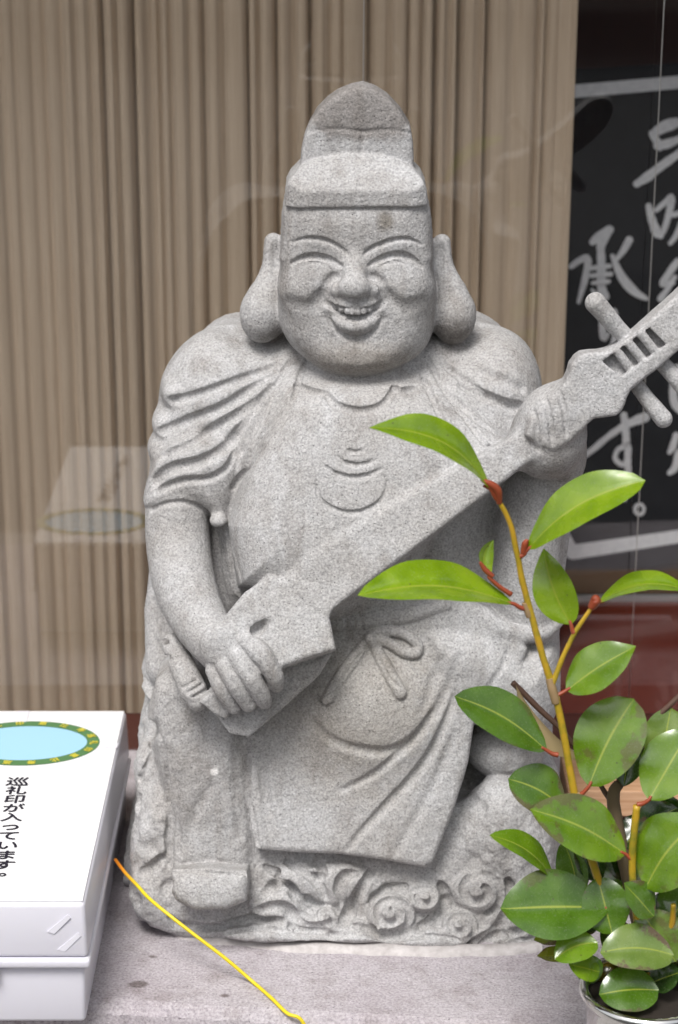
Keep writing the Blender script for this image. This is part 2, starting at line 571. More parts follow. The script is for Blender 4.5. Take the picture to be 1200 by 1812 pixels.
# head of the instrument with its peg box
G.slab([(930, 770), (960, 715), (1000, 675), (1010, 645), (1030, 625), (1060, 622), (1090, 612), (1130, 580), (1170, 545), (1206, 512), (1250, 470), (1290, 462), (1310, 490),
        (1290, 540), (1240, 590), (1200, 620), (1160, 655), (1115, 690), (1105, 715), (1090, 735), (1050, 740), (1030, 760), (985, 790)],
       -0.106, 12, 46, lab=NECK, edge=10, k=4, tilt=8, smooth=2)
G.slab([(1066, 640), (1150, 580), (1180, 610), (1100, 668)], -0.112, 14, 24, op='cut', edge=3, k=1, tilt=8)
for a, b in (((1091, 620), (1118, 656)), ((1112, 606), (1139, 640)), ((1134, 590), (1161, 624))):
    G.chain([(*a, -0.107, 8), (*b, -0.107, 8)], k=2, lab=NECK)
pegs = [[(1128, 615, -0.092, 13), (1092, 580, -0.094, 15), (1054, 536, -0.097, 18)],
        [(1120, 672, -0.094, 12), (1150, 712, -0.098, 14), (1174, 741, -0.100, 16)],
        [(1165, 635, -0.094, 13), (1196, 668, -0.098, 15), (1226, 702, -0.100, 17)]]
for i, p in enumerate(pegs): G.chain(p, k=3, lab=PEG + 10 * (i + 1))

# --- left hand gripping the neck
G.ell(970, 772, -0.080, 66, 78, 74, k=16, lab=ROBE, rot=-15)
G.ell(978, 728, -0.090, 60, 62, 46, k=14, lab=ROBE, rot=32)
G.ell(1000, 800, -0.055, 38, 60, 70, k=20, lab=ROBE)

# --- right hand plucking
G.ell(404, 1148, -0.146, 46, 26, 52, k=12, lab=ROBE, rot=38)
for c in ([(438, 1135, -0.153, 19), (466, 1162, -0.163, 18), (486, 1196, -0.163, 16), (489, 1212, -0.156, 14)],
          [(420, 1160, -0.157, 18), (444, 1198, -0.165, 17), (464, 1232, -0.160, 15), (468, 1242, -0.154, 13)],
          [(400, 1176, -0.155, 18), (418, 1212, -0.162, 16), (440, 1246, -0.156, 14)],
          [(380, 1186, -0.149, 16), (394, 1220, -0.155, 15), (414, 1252, -0.151, 12)]):
    G.chain(c, k=4, lab=ROBE, smooth=3)
G.chain([(306, 1140, -0.100, 20), (326, 1185, -0.116, 23), (342, 1222, -0.128, 24), (350, 1238, -0.13, 20)], k=5, lab=ROBE)
G.slab([(352, 1240), (380, 1222), (414, 1252), (400, 1272), (380, 1262)], -0.145, 6, 30, lab=ROBE, edge=5, k=3)

# --- head: broad flat face
G.slab([(525, 318), (632, 312), (738, 318), (756, 346), (764, 400), (768, 450), (772, 520), (767, 572), (748, 610), (704, 638), (640, 650), (574, 640), (527, 612), (500, 575), (492, 525), (494, 450), (498, 400), (504, 346)],
       0.006, 132, 130, lab=ROBE, R=62, k=6, smooth=3)
G.slab([(514, 322), (748, 322), (762, 372), (766, 450), (740, 490), (524, 490), (496, 450), (501, 372)], -0.030, 57, 60, lab=ROBE, edge=46, k=14)
G.ell(632, 560, -0.014, 132, 102, 92, k=30, lab=ROBE)
G.ell(632, 622, -0.045, 70, 50, 30, k=36, lab=ROBE)
# round the back of the skull
zlo = P(632, 545, 0.045)[2]
sl, X, Y, Z = G.sub((-0.085, 0.0, zlo), (0.115, 0.10, 0.74), 0.0)
q = np.sqrt(((X - P(632, 500, 0.0)[0]) / 0.0685) ** 2 + (np.maximum(Y, 0) / 0.062) ** 2) + 0 * Z
G.apply(sl, -(q - 1) * 0.062, 'cut', 4 * U)
# ears with long lobes
for pts, lobe in (([(484, 428, 0.014, 16), (480, 470, 0.010, 17), (474, 510, 0.002, 26)], (464, 556)), ([(782, 430, 0.014, 16), (786, 470, 0.010, 17), (796, 510, 0.002, 26)], (803, 558))):
    G.chain(pts, k=6, lab=ROBE, smooth=3)
    G.ell(lobe[0], lobe[1], -0.002, 40, 44, 50, k=18, lab=ROBE)
    G.ell(lobe[0] + (22 if lobe[0] < 600 else -22), 450, -0.004, 9, 24, 34, op='cut', k=8)
# cheeks and the soft swell of the lids
for cx, s in ((556, -1), (704, 1)):
    G.ell(cx, 454, -0.072, 52, 14, 12, op='cut', k=18)
    G.ell(cx + s * 6, 500, -0.036, 58, 58, 40, k=38, lab=ROBE, rot=-s * 14)
# nose
G.chain([(629, 440, -0.050, 13), (628, 475, -0.062, 16), (627, 505, -0.072, 21)], k=14, lab=ROBE)
G.ell(627, 508, -0.072, 28, 21, 19, k=8, lab=ROBE)
for cx in (597, 658):
    G.ell(cx, 511, -0.064, 20, 19, 15, k=7, lab=ROBE)
# mouth: a wide crescent grin
G.ell(628, 534, -0.056, 62, 36, 22, k=14, lab=ROBE)
G.ell(629, 572, -0.050, 58, 40, 24, k=14, lab=ROBE)
G.chain([(578, 537, -0.066, 4), (592, 547, -0.071, 8), (609, 555, -0.075, 10.5), (629, 558, -0.077, 11.5), (649, 555, -0.075, 10.5), (666, 546, -0.071, 8), (680, 535, -0.066, 4)], op='cut', k=2, smooth=4, flat=0.5)
for i in range(8):
    cx = 595 + i * 9.7
    yy = 550 - 0.0085 * (cx - 629) ** 2
    G.ell(cx, yy, -0.0690 + 0.000008 * (cx - 629) ** 2, 5.2, 13, 6.5, k=0.5, lab=ROBE, ex=3)
G.chain([(580, 545, -0.058, 4), (592, 562, -0.064, 7), (609, 574, -0.069, 9), (629, 579, -0.0715, 10), (649, 574, -0.069, 9), (667, 562, -0.064, 7), (679, 543, -0.058, 4)], k=6, lab=ROBE, smooth=4)

# --- hat
G.slab([(503, 369), (504, 338), (512, 322), (530, 303), (562, 290), (600, 282), (637, 279), (680, 284), (710, 293), (733, 305), (748, 320), (756, 338), (758, 367)],
       -0.061, 0, 126, lab=HAT, edge=5, k=1)
# sloping upper face of the brim: cut back from the band line, then the tall crown behind it
c = P(630, 338, -0.061)
sl, X, Y, Z = G.sub((-0.07, -0.09, c[2] - 0.01), (0.10, 0.0, c[2] + 0.05), 0.0)
G.apply(sl, -((Z - c[2]) * 0.66 - (Y - c[1]) * 0.75 + 0 * X), 'cut', 2 * U)
c0 = P(631, 340, -0.022); zlo, zhi = P(631, 369, -0.062)[2], P(631, 240, 0.0)[2]
sl, X, Y, Z = G.sub((-0.075, -0.09, zlo), (0.105, 0.07, zhi), 0.0)      # rounded plan of the brim
q = (np.abs((X - c0[0]) / 0.0665) ** 3.6 + np.abs((Y - c0[1]) / 0.0425) ** 3.6) ** (1 / 3.6) + 0 * Z
G.apply(sl, -(q - 1) * 0.042, 'cut', 1.5 * U)
G.slab([(529, 316), (533, 272), (539, 244), (548, 220), (562, 197), (580, 179), (600, 165), (622, 156), (643, 152), (665, 159), (688, 174), (710, 199), (727, 227), (731, 257), (734, 316)],
       -0.032, 0, 62, lab=HAT, edge=7, k=1, crown=8)
# rounded corners of hat and forehead
G.stroke([(641, 232), (639, 258), (637, 280)], 5, 3, k=3)
G.stroke([(548, 232), (600, 228), (641, 233), (690, 230), (727, 236)], 4, 2.5, k=3)

# --- face lines
G.stroke([(516, 429), (545, 422), (575, 426), (600, 438), (614, 450)], 3.6, 6, k=2.5, taper=(0.4, 0.7))
G.stroke([(646, 449), (664, 437), (700, 425), (725, 424), (746, 433)], 3.6, 6, k=2.5, taper=(0.7, 0.4))
G.stroke([(514, 466), (535, 457), (558, 454), (582, 459), (604, 471)], 3.6, 9, k=1.5, taper=(0.4, 0.6))
G.stroke([(654, 469), (680, 456), (704, 451), (728, 457), (746, 471)], 3.6, 9, k=1.5, taper=(0.6, 0.4))
G.stroke([(530, 472), (556, 465), (585, 472)], 3, 2.5, k=2)
G.stroke([(672, 470), (704, 463), (732, 471)], 3, 2.5, k=2)
G.stroke([(592, 490), (581, 500), (575, 515), (568, 530), (556, 540)], 8, 8, k=10, taper=(0.8, 0.1))
G.stroke([(568, 532), (545, 542), (512, 534)], 10, 3, k=14)
G.stroke([(663, 490), (674, 500), (680, 515), (688, 530), (700, 540)], 8, 8, k=10, taper=(0.8, 0.1))
G.stroke([(690, 532), (715, 542), (750, 534)], 10, 3, k=14)
G.stroke([(584, 566), (598, 588), (628, 600), (660, 589), (677, 564)], 6, 6, k=4)
G.stroke([(610, 524), (618, 528), (627, 529), (636, 528), (646, 524)], 5, 4, k=3)

# --- collar, bib and lapels
BT = (0.8, 0.8)
G.stroke([(526, 680), (548, 690), (577, 694)], 6, 12, k=1.5, taper=BT)
G.stroke([(577, 694), (590, 712), (612, 723), (640, 727), (668, 721), (686, 707), (697, 688)], 6, 12, k=1.5, taper=BT)
G.stroke([(697, 688), (715, 690), (736, 685)], 6, 12, k=1.5, taper=BT)
G.stroke([(540, 640), (530, 664), (526, 682), (508, 730), (480, 790)], 6, 8, k=3, taper=(0.9, 0.2))
G.stroke([(512, 640), (492, 672), (465, 740), (445, 790)], 6, 8, k=4, taper=(0.9, 0.3))
G.stroke([(737, 640), (765, 700), (790, 755), (812, 795)], 6, 10, k=2, taper=BT)
G.stroke([(758, 636), (790, 690), (825, 740), (865, 792)], 8, 11, k=3, taper=(0.5, 0.6))
G.stroke([(776, 650), (800, 690), (830, 735)], 5, 5, k=3)
G.stroke([(815, 682), (860, 702), (900, 718), (926, 720)], 11, 15, k=4, taper=(0.3, 1))
G.stroke([(780, 640), (815, 668), (850, 690)], 8, 7, k=5)
G.stroke([(800, 700), (835, 735), (872, 765)], 7, 7, k=5)
G.stroke([(840, 655), (890, 674), (940, 694)], 10, 6, k=8, taper=(0.1, 0.8))
# --- fans of sleeve folds
for pts, wd, dp in (([(492, 644), (450, 662), (401, 680), (345, 700), (286, 714)], 8, 8),
                    ([(488, 657), (440, 692), (397, 719), (334, 744), (268, 770)], 9, 9),
                    ([(484, 682), (430, 727), (355, 773), (300, 800), (258, 814)], 9, 9),
                    ([(480, 686), (438, 740), (405, 786), (355, 817), (292, 834), (252, 876)], 10, 10),
                    ([(440, 760), (417, 800), (402, 828), (372, 846), (322, 852), (270, 872)], 6, 6),
                    ([(463, 790), (442, 823), (413, 861)], 7, 7),
                    ([(470, 720), (448, 758), (425, 800)], 7, 6)):
    G.stroke(pts, wd * 1.1, dp * 1.35, k=6, taper=(0.4, 1.0))
G.stroke([(256, 908), (292, 892), (326, 889), (359, 901), (384, 924)], 5, 6, k=3, taper=(1, 1))
G.ell(386, 920, -0.070, 15, 18, 12, k=8, lab=ROBE)
G.ell(391, 923, -0.080, 4, 8, 4, op='cut', k=1)
G.stroke([(405, 940), (415, 985), (425, 1020)], 9, 5, k=8)
G.stroke([(385, 950), (388, 1010), (400, 1060)], 8, 5, k=8)
G.stroke([(272, 1060), (285, 1110), (300, 1150)], 6, 5, k=4)
G.stroke([(270, 1120), (285, 1150), (305, 1170)], 5, 4, k=4)
# --- breast emblem
G.stroke([(614, 795), (628, 800), (644, 796)], 3.5, 5, k=1)
G.stroke([(596, 806), (610, 818), (630, 823), (650, 820), (664, 812)], 4, 6, k=1)
G.stroke([(577, 824), (594, 838), (625, 845), (655, 840), (677, 828)], 4, 7, k=1)
G.stroke([(560, 850), (564, 878), (585, 898), (622, 908), (658, 898), (680, 876), (686, 852)], 4, 6, k=1)
# --- instrument details
G.ell(458, 1114, -0.150, 18, 16, 12, op='cut', k=3, rot=35)
G.ell(470, 1104, -0.152, 10, 12, 9, op='cut', k=3)
G.stroke([(498, 1182), (545, 1172), (594, 1152)], 3, 3, k=1)
# --- belt and bow
G.stroke([(592, 1106), (650, 1100), (720, 1088), (790, 1068)], 16, 10, op='add', k=2, lab=BELT, taper=(1, 0.6))
G.stroke([(598, 1128), (630, 1126), (655, 1126)], 4, 4, k=3)
G.stroke([(656, 1126), (680, 1117), (715, 1122), (738, 1140), (735, 1156), (712, 1154), (690, 1140), (664, 1130)], 8, 13, op='add', k=1.5, lab=BELT, taper=(1, 1))
G.stroke([(652, 1130), (620, 1175), (592, 1215), (580, 1240)], 12, 11, op='add', k=1.5, lab=BELT, taper=(0.7, 1))
G.stroke([(656, 1130), (680, 1175), (702, 1215), (708, 1226)], 12, 11, op='add', k=1.5, lab=BELT, taper=(0.7, 1))
G.stroke([(643, 1150), (605, 1205), (592, 1235)], 4, 3, k=2)
G.stroke([(660, 1146), (690, 1200), (716, 1222)], 4, 3, k=2)
# --- folds of the hanging robe
G.stroke([(555, 1280), (590, 1312), (650, 1330), (705, 1325), (750, 1290), (785, 1235), (815, 1160)], 10, 7, k=10)
G.stroke([(600, 1400), (660, 1372), (720, 1320), (765, 1260)], 8, 6, k=6)
G.stroke([(614, 1504), (650, 1462), (705, 1405), (755, 1345), (795, 1265), (812, 1200)], 10, 10, k=6, taper=(0.25, 0.3))
G.stroke([(700, 1512), (725, 1465), (770, 1385), (805, 1300)], 8, 4, k=10)
G.stroke([(480, 1500), (470, 1420), (475, 1340), (490, 1290)], 9, 5, k=9)
G.stroke([(905, 1130), (890, 1180), (855, 1230)], 6, 4, k=6)
G.stroke([(790, 1150), (770, 1200), (745, 1260)], 8, 3, k=8)
# --- trouser creases
G.stroke([(330, 1500), (345, 1440), (372, 1390)], 9, 4, k=9)
G.stroke([(300, 1330), (310, 1420), (316, 1500)], 10, 5, k=10)
G.stroke([(420, 1300), (418, 1380), (425, 1480)], 10, 4, k=10)
# --- striped end of the plectrum grip
for a in ((322, 1218), (332, 1226), (342, 1234)):
    G.stroke([a, (a[0] + 14, a[1] - 8), (a[0] + 26, a[1] - 16)], 3, 4, k=1, taper=(1, 1))


# --- carved waves round the base
def curl(cx, cy, r, turns, start, sgn, w, h):
    pts = []
    n = int(14 * turns)
    for i in range(n + 1):
        t = i / n
        a = math.radians(start) + sgn * t * turns * 2 * math.pi
        rr = r * (1 - 0.86 * t)
        pts.append((cx + rr * math.cos(a), cy - rr * math.sin(a) * 0.86))
    G.stroke(pts, w * 1.2, h * 1.5, op='add', k=3, smooth=0, lab=WAVE, taper=(0.9, 1))


def swirl(cx, cy, r, turns, start, sgn, w=5, d=10, y=-0.126):
    """a domed boss with a spiral cut into it"""
    G.ell(cx, cy, y, r, 26, r * 0.9, k=5, lab=WAVE)
    pts = []
    n = int(16 * turns)
    for i in range(n + 1):
        t = i / n
        a = math.radians(start) + sgn * t * turns * 2 * math.pi
        rr = r * (0.92 - 0.66 * t)
        pts.append((cx + rr * math.cos(a), cy - rr * math.sin(a) * 0.86))
    G.stroke(pts, w, d, k=2.5, smooth=0, taper=(0.9, 0.7))


for px, py, y, rx, ry, rz in ((560, 1640, -0.130, 90, 22, 22), (600, 1565, -0.114, 60, 26, 44), (530, 1560, -0.112, 60, 26, 40), (490, 1600, -0.120, 50, 24, 30),
                              (640, 1650, -0.132, 90, 20, 18), (870, 1660, -0.128, 60, 20, 20), (480, 1652, -0.134, 90, 20, 14), (760, 1660, -0.132, 90, 20, 18), (905, 1625, -0.118, 40, 24, 40)):
    G.ell(px, py, y, rx, ry, rz, k=10, lab=WAVE)
swirl(848, 1578, 50, 1.3, -70, 1, 6, 13, -0.116)
swirl(750, 1588, 30, 1.3, 200, -1, 5, 11, -0.119)
swirl(692, 1618, 44, 1.5, -110, 1, 5, 12, -0.124)
swirl(814, 1638, 32, 1.3, -40, 1, 5, 11, -0.128)
swirl(577, 1620, 17, 1.1, -60, 1, 4, 8, -0.128)
WT = (0.6, 0.6)
for pts, wd, dp in (([(447, 1600), (466, 1580), (487, 1568), (512, 1571), (528, 1592), (549, 1613)], 6, 12),
                    ([(453, 1614), (487, 1606), (512, 1613), (537, 1641), (566, 1643), (592, 1630)], 6, 13),
                    ([(470, 1534), (503, 1555), (549, 1597), (568, 1600)], 6, 11),
                    ([(507, 1524), (537, 1540), (560, 1560), (576, 1590)], 6, 11),
                    ([(548, 1532), (560, 1528), (570, 1538), (566, 1552), (556, 1548)], 5, 10),
                    ([(607, 1600), (602, 1570), (612, 1551), (630, 1548)], 6, 13),
                    ([(657, 1545), (640, 1575), (622, 1605), (608, 1634), (586, 1653)], 7, 14),
                    ([(366, 1640), (410, 1634), (453, 1626), (503, 1632), (537, 1646), (578, 1646)], 5, 9),
                    ([(395, 1650), (470, 1642), (528, 1655), (574, 1656), (637, 1652), (699, 1660), (770, 1656), (810, 1664)], 5, 8),
                    ([(612, 1640), (640, 1644), (680, 1656), (730, 1650), (770, 1625), (786, 1600)], 6, 13),
                    ([(655, 1600), (662, 1588), (690, 1572), (716, 1570)], 6, 11),
                    ([(780, 1565), (790, 1590), (782, 1620)], 6, 12),
                    ([(900, 1560), (905, 1600), (885, 1640), (850, 1668), (815, 1676)], 7, 14),
                    ([(850, 1672), (880, 1655), (915, 1650), (945, 1635)], 6, 11),
                    ([(300, 1625), (330, 1640), (400, 1640)], 6, 10),
                    ([(800, 1690), (850, 1684), (900, 1672), (950, 1660)], 5, 9)):
    G.stroke(pts, wd * 1.1, dp * 1.3, k=4, taper=WT)

# finger joints of the gripping hand
for a, b, c in (((944, 728), (950, 760), (953, 800)), ((966, 708), (974, 745), (978, 788)), ((990, 694), (1000, 730), (1004, 772))):
    G.stroke([a, b, c], 6, 6, k=4, taper=(0.7, 0.4))
# dents and chips of the rock
rnd = random.Random(7)
for i in range(22):
    if i % 2: px, py = rnd.uniform(240, 300), rnd.uniform(1290, 1640)
    else: px, py = rnd.uniform(835, 968), rnd.uniform(1385, 1600)
    a = rnd.uniform(0, 6.28); l = rnd.uniform(10, 30)
    G.stroke([(px, py), (px + l * math.cos(a) * 0.5, py + l * math.sin(a) * 0.5 + rnd.uniform(-5, 5)), (px + l * math.cos(a), py + l * math.sin(a))], rnd.uniform(8, 20), rnd.uniform(3, 8), k=9)

# gap between trouser and hanging robe, hem over the shoe, wrinkles of the belt
G.stroke([(438, 1312), (436, 1380), (442, 1440), (452, 1500)], 6, 14, k=5, taper=(0.6, 0.8))
G.stroke([(302, 1541), (340, 1540), (390, 1546), (437, 1543)], 4, 10, k=2, taper=(0.8, 0.8))
for x in (612, 626, 640): G.stroke([(x, 1092), (x + 2, 1106), (x + 1, 1120)], 3, 3, k=2)
G.stroke([(560, 1230), (574, 1250), (590, 1246)], 4, 6, k=3)
G.stroke([(455, 1290), (462, 1360), (478, 1440)], 7, 4, k=8)
G.stroke([(250, 1545), (275, 1530), (292, 1512)], 7, 14, k=4, taper=(1, 0.4))
G.stroke([(262, 1290), (268, 1330), (262, 1352), (244, 1380)], 5, 9, k=3, taper=(0.6, 1))

G.stroke([(284, 1300), (292, 1380), (300, 1450), (298, 1530)], 8, 12, k=6, taper=(0.3, 0.9))
# ------------------------------------------------------------------ granite
def granite(name, lo, mid, hi, warm, scale=1.0):
    m, N, L, B = new_mat(name, (0.4, 0.4, 0.4), 0.88, 0.3)
    tc = nd(N, 'ShaderNodeNewGeometry')
    V = tc.outputs['Position']
    n1 = nd(N, 'ShaderNodeTexNoise', i_Scale=520.0 * scale, i_Detail=3.0, i_Roughness=0.6); L.new(V, n1.inputs['Vector'])
    grain = ramp(N, L, n1.outputs['Fac'], [(0.30, lo), (0.50, mid), (0.70, hi)])
    v1 = nd(N, 'ShaderNodeTexVoronoi', i_Scale=330.0 * scale); L.new(V, v1.inputs['Vector'])
    spots = ramp(N, L, v1.outputs['Distance'], [(0.08, 0.8), (0.22, 0.0)])
    sel = nd(N, 'ShaderNodeSeparateColor'); L.new(v1.outputs['Color'], sel.inputs['Color'])
    pick = ramp(N, L, sel.outputs['Red'], [(0.70, 0.0), (0.74, 1.0)])
    pk = nd(N, 'ShaderNodeMath', operation='MULTIPLY'); L.new(spots.outputs['Color'], pk.inputs[0]); L.new(pick.outputs['Color'], pk.inputs[1])
    c1 = mixc(N, L, pk.outputs[0], grain.outputs['Color'], tuple(0.45 * c for c in lo))
    pick2 = ramp(N, L, sel.outputs['Green'], [(0.78, 0.0), (0.82, 1.0)])
    pk2 = nd(N, 'ShaderNodeMath', operation='MULTIPLY'); L.new(spots.outputs['Color'], pk2.inputs[0]); L.new(pick2.outputs['Color'], pk2.inputs[1])
    c2 = mixc(N, L, pk2.outputs[0], c1, tuple(min(0.75, 1.3 * c) for c in hi))
    # weathering in broad uneven patches
    n2 = nd(N, 'ShaderNodeTexNoise', i_Scale=10.0 * scale, i_Detail=5.0, i_Roughness=0.62, i_Distortion=0.4); L.new(V, n2.inputs['Vector'])
    w2 = ramp(N, L, n2.outputs['Fac'], [(0.40, 0.0), (0.62, 1.0)])
    c3 = mixc(N, L, w2.outputs['Color'], c2, warm, 'MULTIPLY')
    n3 = nd(N, 'ShaderNodeTexNoise', i_Scale=95.0 * scale, i_Detail=7.0, i_Roughness=0.78); L.new(V, n3.inputs['Vector'])
    w3 = ramp(N, L, n3.outputs['Fac'], [(0.32, (0.86, 0.85, 0.84)), (0.52, (1.0, 1.0, 1.0)), (0.70, (1.07, 1.07, 1.08))])
    c4 = mixc(N, L, 1.0, c3, w3.outputs['Color'], 'MULTIPLY')
    # rain streaks running down the stone
    mp = nd(N, 'ShaderNodeMapping'); mp.inputs['Scale'].default_value = (1.0, 1.0, 0.16); L.new(V, mp.inputs['Vector'])
    n5 = nd(N, 'ShaderNodeTexNoise', i_Scale=38.0 * scale, i_Detail=6.0, i_Roughness=0.68); L.new(mp.outputs['Vector'], n5.inputs['Vector'])
    w5 = ramp(N, L, n5.outputs['Fac'], [(0.50, (1, 1, 1)), (0.72, (0.72, 0.695, 0.67))])
    c4 = mixc(N, L, 1.0, c4, w5.outputs['Color'], 'MULTIPLY')
    b0 = nd(N, 'ShaderNodeBump', i_Strength=0.6, i_Distance=0.0022)
    n6 = nd(N, 'ShaderNodeTexNoise', i_Scale=150.0 * scale, i_Detail=3.0, i_Roughness=0.55, i_Distortion=0.6); L.new(V, n6.inputs['Vector'])
    L.new(n6.outputs['Fac'], b0.inputs['Height'])
    bp = nd(N, 'ShaderNodeBump', i_Strength=0.7, i_Distance=0.0012); L.new(b0.outputs['Normal'], bp.inputs['Normal'])
    n4 = nd(N, 'ShaderNodeTexNoise', i_Scale=480.0 * scale, i_Detail=4.0, i_Roughness=0.7); L.new(V, n4.inputs['Vector'])
    pit = nd(N, 'ShaderNodeMath', operation='SUBTRACT'); L.new(n4.outputs['Fac'], pit.inputs[0]); L.new(pk.outputs[0], pit.inputs[1])
    L.new(pit.outputs[0], bp.inputs['Height'])
    L.new(bp.outputs['Normal'], B.inputs['Normal'])
    return m, N, L, B, c4, V


def blot(N, L, V, col, c, r, soft, tint, wob=0.5, sc=60.0, squash=(1, 1, 1)):
    """a ragged blot of tint, for stains and toned patches, at world point c"""
    sub = nd(N, 'ShaderNodeVectorMath', operation='SUBTRACT'); L.new(V, sub.inputs[0]); sub.inputs[1].default_value = tuple(c)
    mul = nd(N, 'ShaderNodeVectorMath', operation='MULTIPLY'); L.new(sub.outputs[0], mul.inputs[0]); mul.inputs[1].default_value = squash
    ln = nd(N, 'ShaderNodeVectorMath', operation='LENGTH'); L.new(mul.outputs[0], ln.inputs[0])
    nz = nd(N, 'ShaderNodeTexNoise', i_Scale=sc, i_Detail=5.0, i_Roughness=0.7); L.new(V, nz.inputs['Vector'])
    ad = nd(N, 'ShaderNodeMath', operation='MULTIPLY_ADD'); L.new(nz.outputs['Fac'], ad.inputs[0]); ad.inputs[1].default_value = r * wob * 2; L.new(ln.outputs['Value'], ad.inputs[2])
    mr = nd(N, 'ShaderNodeMapRange'); L.new(ad.outputs[0], mr.inputs['Value'])
    mr.inputs['From Min'].default_value = r * (1 + wob) - soft; mr.inputs['From Max'].default_value = r * (1 + wob) + soft
    mr.inputs['To Min'].default_value = 1; mr.inputs['To Max'].default_value = 0
    return mixc(N, L, mr.outputs['Result'], col, tint, 'MULTIPLY')


stone, N, L, B, cc, V = granite('granite', (0.31, 0.31, 0.314), (0.46, 0.457, 0.463), (0.60, 0.596, 0.602), (0.87, 0.85, 0.825))
for c, r, soft, tint, wob, sq in ((P(638, 196, -0.03), 0.043, 0.006, (0.60, 0.57, 0.545), 0.45, (0.85, 0.4, 1.75)),  # darker brownish patch over the upper front of the crown
                                  (P(683, 392, -0.06), 0.007, 0.003, (0.60, 0.57, 0.52), 0.5, (1, 1, 0.8)),
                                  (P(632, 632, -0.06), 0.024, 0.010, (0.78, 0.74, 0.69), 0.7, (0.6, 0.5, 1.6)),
                                  (P(800, 590, -0.01), 0.016, 0.006, (0.52, 0.50, 0.48), 0.7, (0.8, 0.6, 1)),
                                  (P(480, 590, -0.01), 0.010, 0.006, (0.62, 0.60, 0.58), 0.7, (0.8, 0.6, 1)),
                                  (P(640, 1250, -0.12), 0.060, 0.030, (0.88, 0.85, 0.80), 0.8, (1, 0.3, 0.8)),
                                  (P(975, 800, -0.09), 0.018, 0.010, (0.72, 0.69, 0.66), 0.9, (1, 0.5, 0.7)),
                                  (P(330, 1380, -0.10), 0.030, 0.014, (0.80, 0.78, 0.76), 0.9, (1, 0.3, 0.8)),
                                  (P(380, 1365, -0.11), 0.0035, 0.001, (2.0, 2.0, 2.0), 0.5, (1, 0.4, 1))):
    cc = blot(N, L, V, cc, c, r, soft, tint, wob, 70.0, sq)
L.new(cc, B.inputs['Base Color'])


def vnoise(p, scale, seed):
    """value noise at points p, range -1..1"""
    q = p * scale + seed * 17.3
    i = np.floor(q).astype(np.int64); f = q - i; f = f * f * (3 - 2 * f)

    def h(a, b, c):
        n = (a * 374761393 + b * 668265263 + c * 2147483647 + seed * 1274126177) & 0x7fffffff
        n = (n ^ (n >> 13)) * 1274126177 & 0x7fffffff
        return ((n ^ (n >> 16)) & 0xffff) / 32767.5 - 1
    r = 0
    for dx in (0, 1):
        for dy in (0, 1):
            for dz in (0, 1):
                wgt = (f[:, 0] if dx else 1 - f[:, 0]) * (f[:, 1] if dy else 1 - f[:, 1]) * (f[:, 2] if dz else 1 - f[:, 2])
                r = r + wgt * h(i[:, 0] + dx, i[:, 1] + dy, i[:, 2] + dz)
    return r


def vert_normals(p, q):
    a = p[q[:, 2]] - p[q[:, 0]]; b = p[q[:, 3]] - p[q[:, 1]]
    fn = np.cross(a, b)
    out = np.zeros_like(p)
    for j in range(4):
        for c in range(3): out[:, c] += np.bincount(q[:, j], fn[:, c], len(p))
    return out / (np.linalg.norm(out, axis=1)[:, None] + 1e-15)


pos, faces, lab, nrm = G.mesh()
rough = np.where(np.isin(lab, (ROCK, WAVE)), 1.0, 0.0)
rough = np.where(lab == LEG, 0.35, rough)
amp = 0.00016 + rough * 0.0011 * np.where(lab == WAVE, 0.35, 1.0)
pos = pos + nrm * (amp * (vnoise(pos, 70, 1) + 0.7 * vnoise(pos, 160, 2) + 0.35 * vnoise(pos, 330, 3)) + 0.00035 * vnoise(pos, 45, 4))[:, None]
nrm = vert_normals(pos, faces)

statue = empty('stone_statue', (0.02, 0.0, 0.0))
tag(statue, 'grey granite statue of a laughing seated man in a tall hat playing a long-necked lute', 'statue')
lute = empty('lute', P(540, 1060, -0.13)); lute.parent = statue
lute.location = Vector(lute.location) - statue.location
flab = np.sort(lab[faces], axis=1)[:, 1]


def part(name, ids, parent):
    m = np.isin(flab, ids)
    q = faces[m]
    if not len(q): return None
    used, inv = np.unique(q, return_inverse=True)
    return np_mesh(name, pos[used], inv.reshape(q.shape), nrm[used], stone, parent)


part('figure', (ROBE, LEG), statue)
part('hat', (HAT,), statue)
part('robe_front', (SKIRT,), statue)
part('sash', (BELT,), statue)
part('shoe', (SHOE,), statue)
rockp = part('rock_base', (ROCK,), statue)
part('carved_wave', (WAVE,), rockp)
part('sound_box', (DRUM,), lute)
part('lute_neck', (NECK,), lute)
for i in (1, 2, 3): part('tuning_peg', (PEG + 10 * i,), lute)

# ------------------------------------------------------------------ ground, ledge, shop front
def noise_col(N, L, V, sc, stops, detail=4.0, rough=0.6):
    n = nd(N, 'ShaderNodeTexNoise', i_Scale=sc, i_Detail=detail, i_Roughness=rough); L.new(V, n.inputs['Vector'])
    return ramp(N, L, n.outputs['Fac'], stops).outputs['Color']


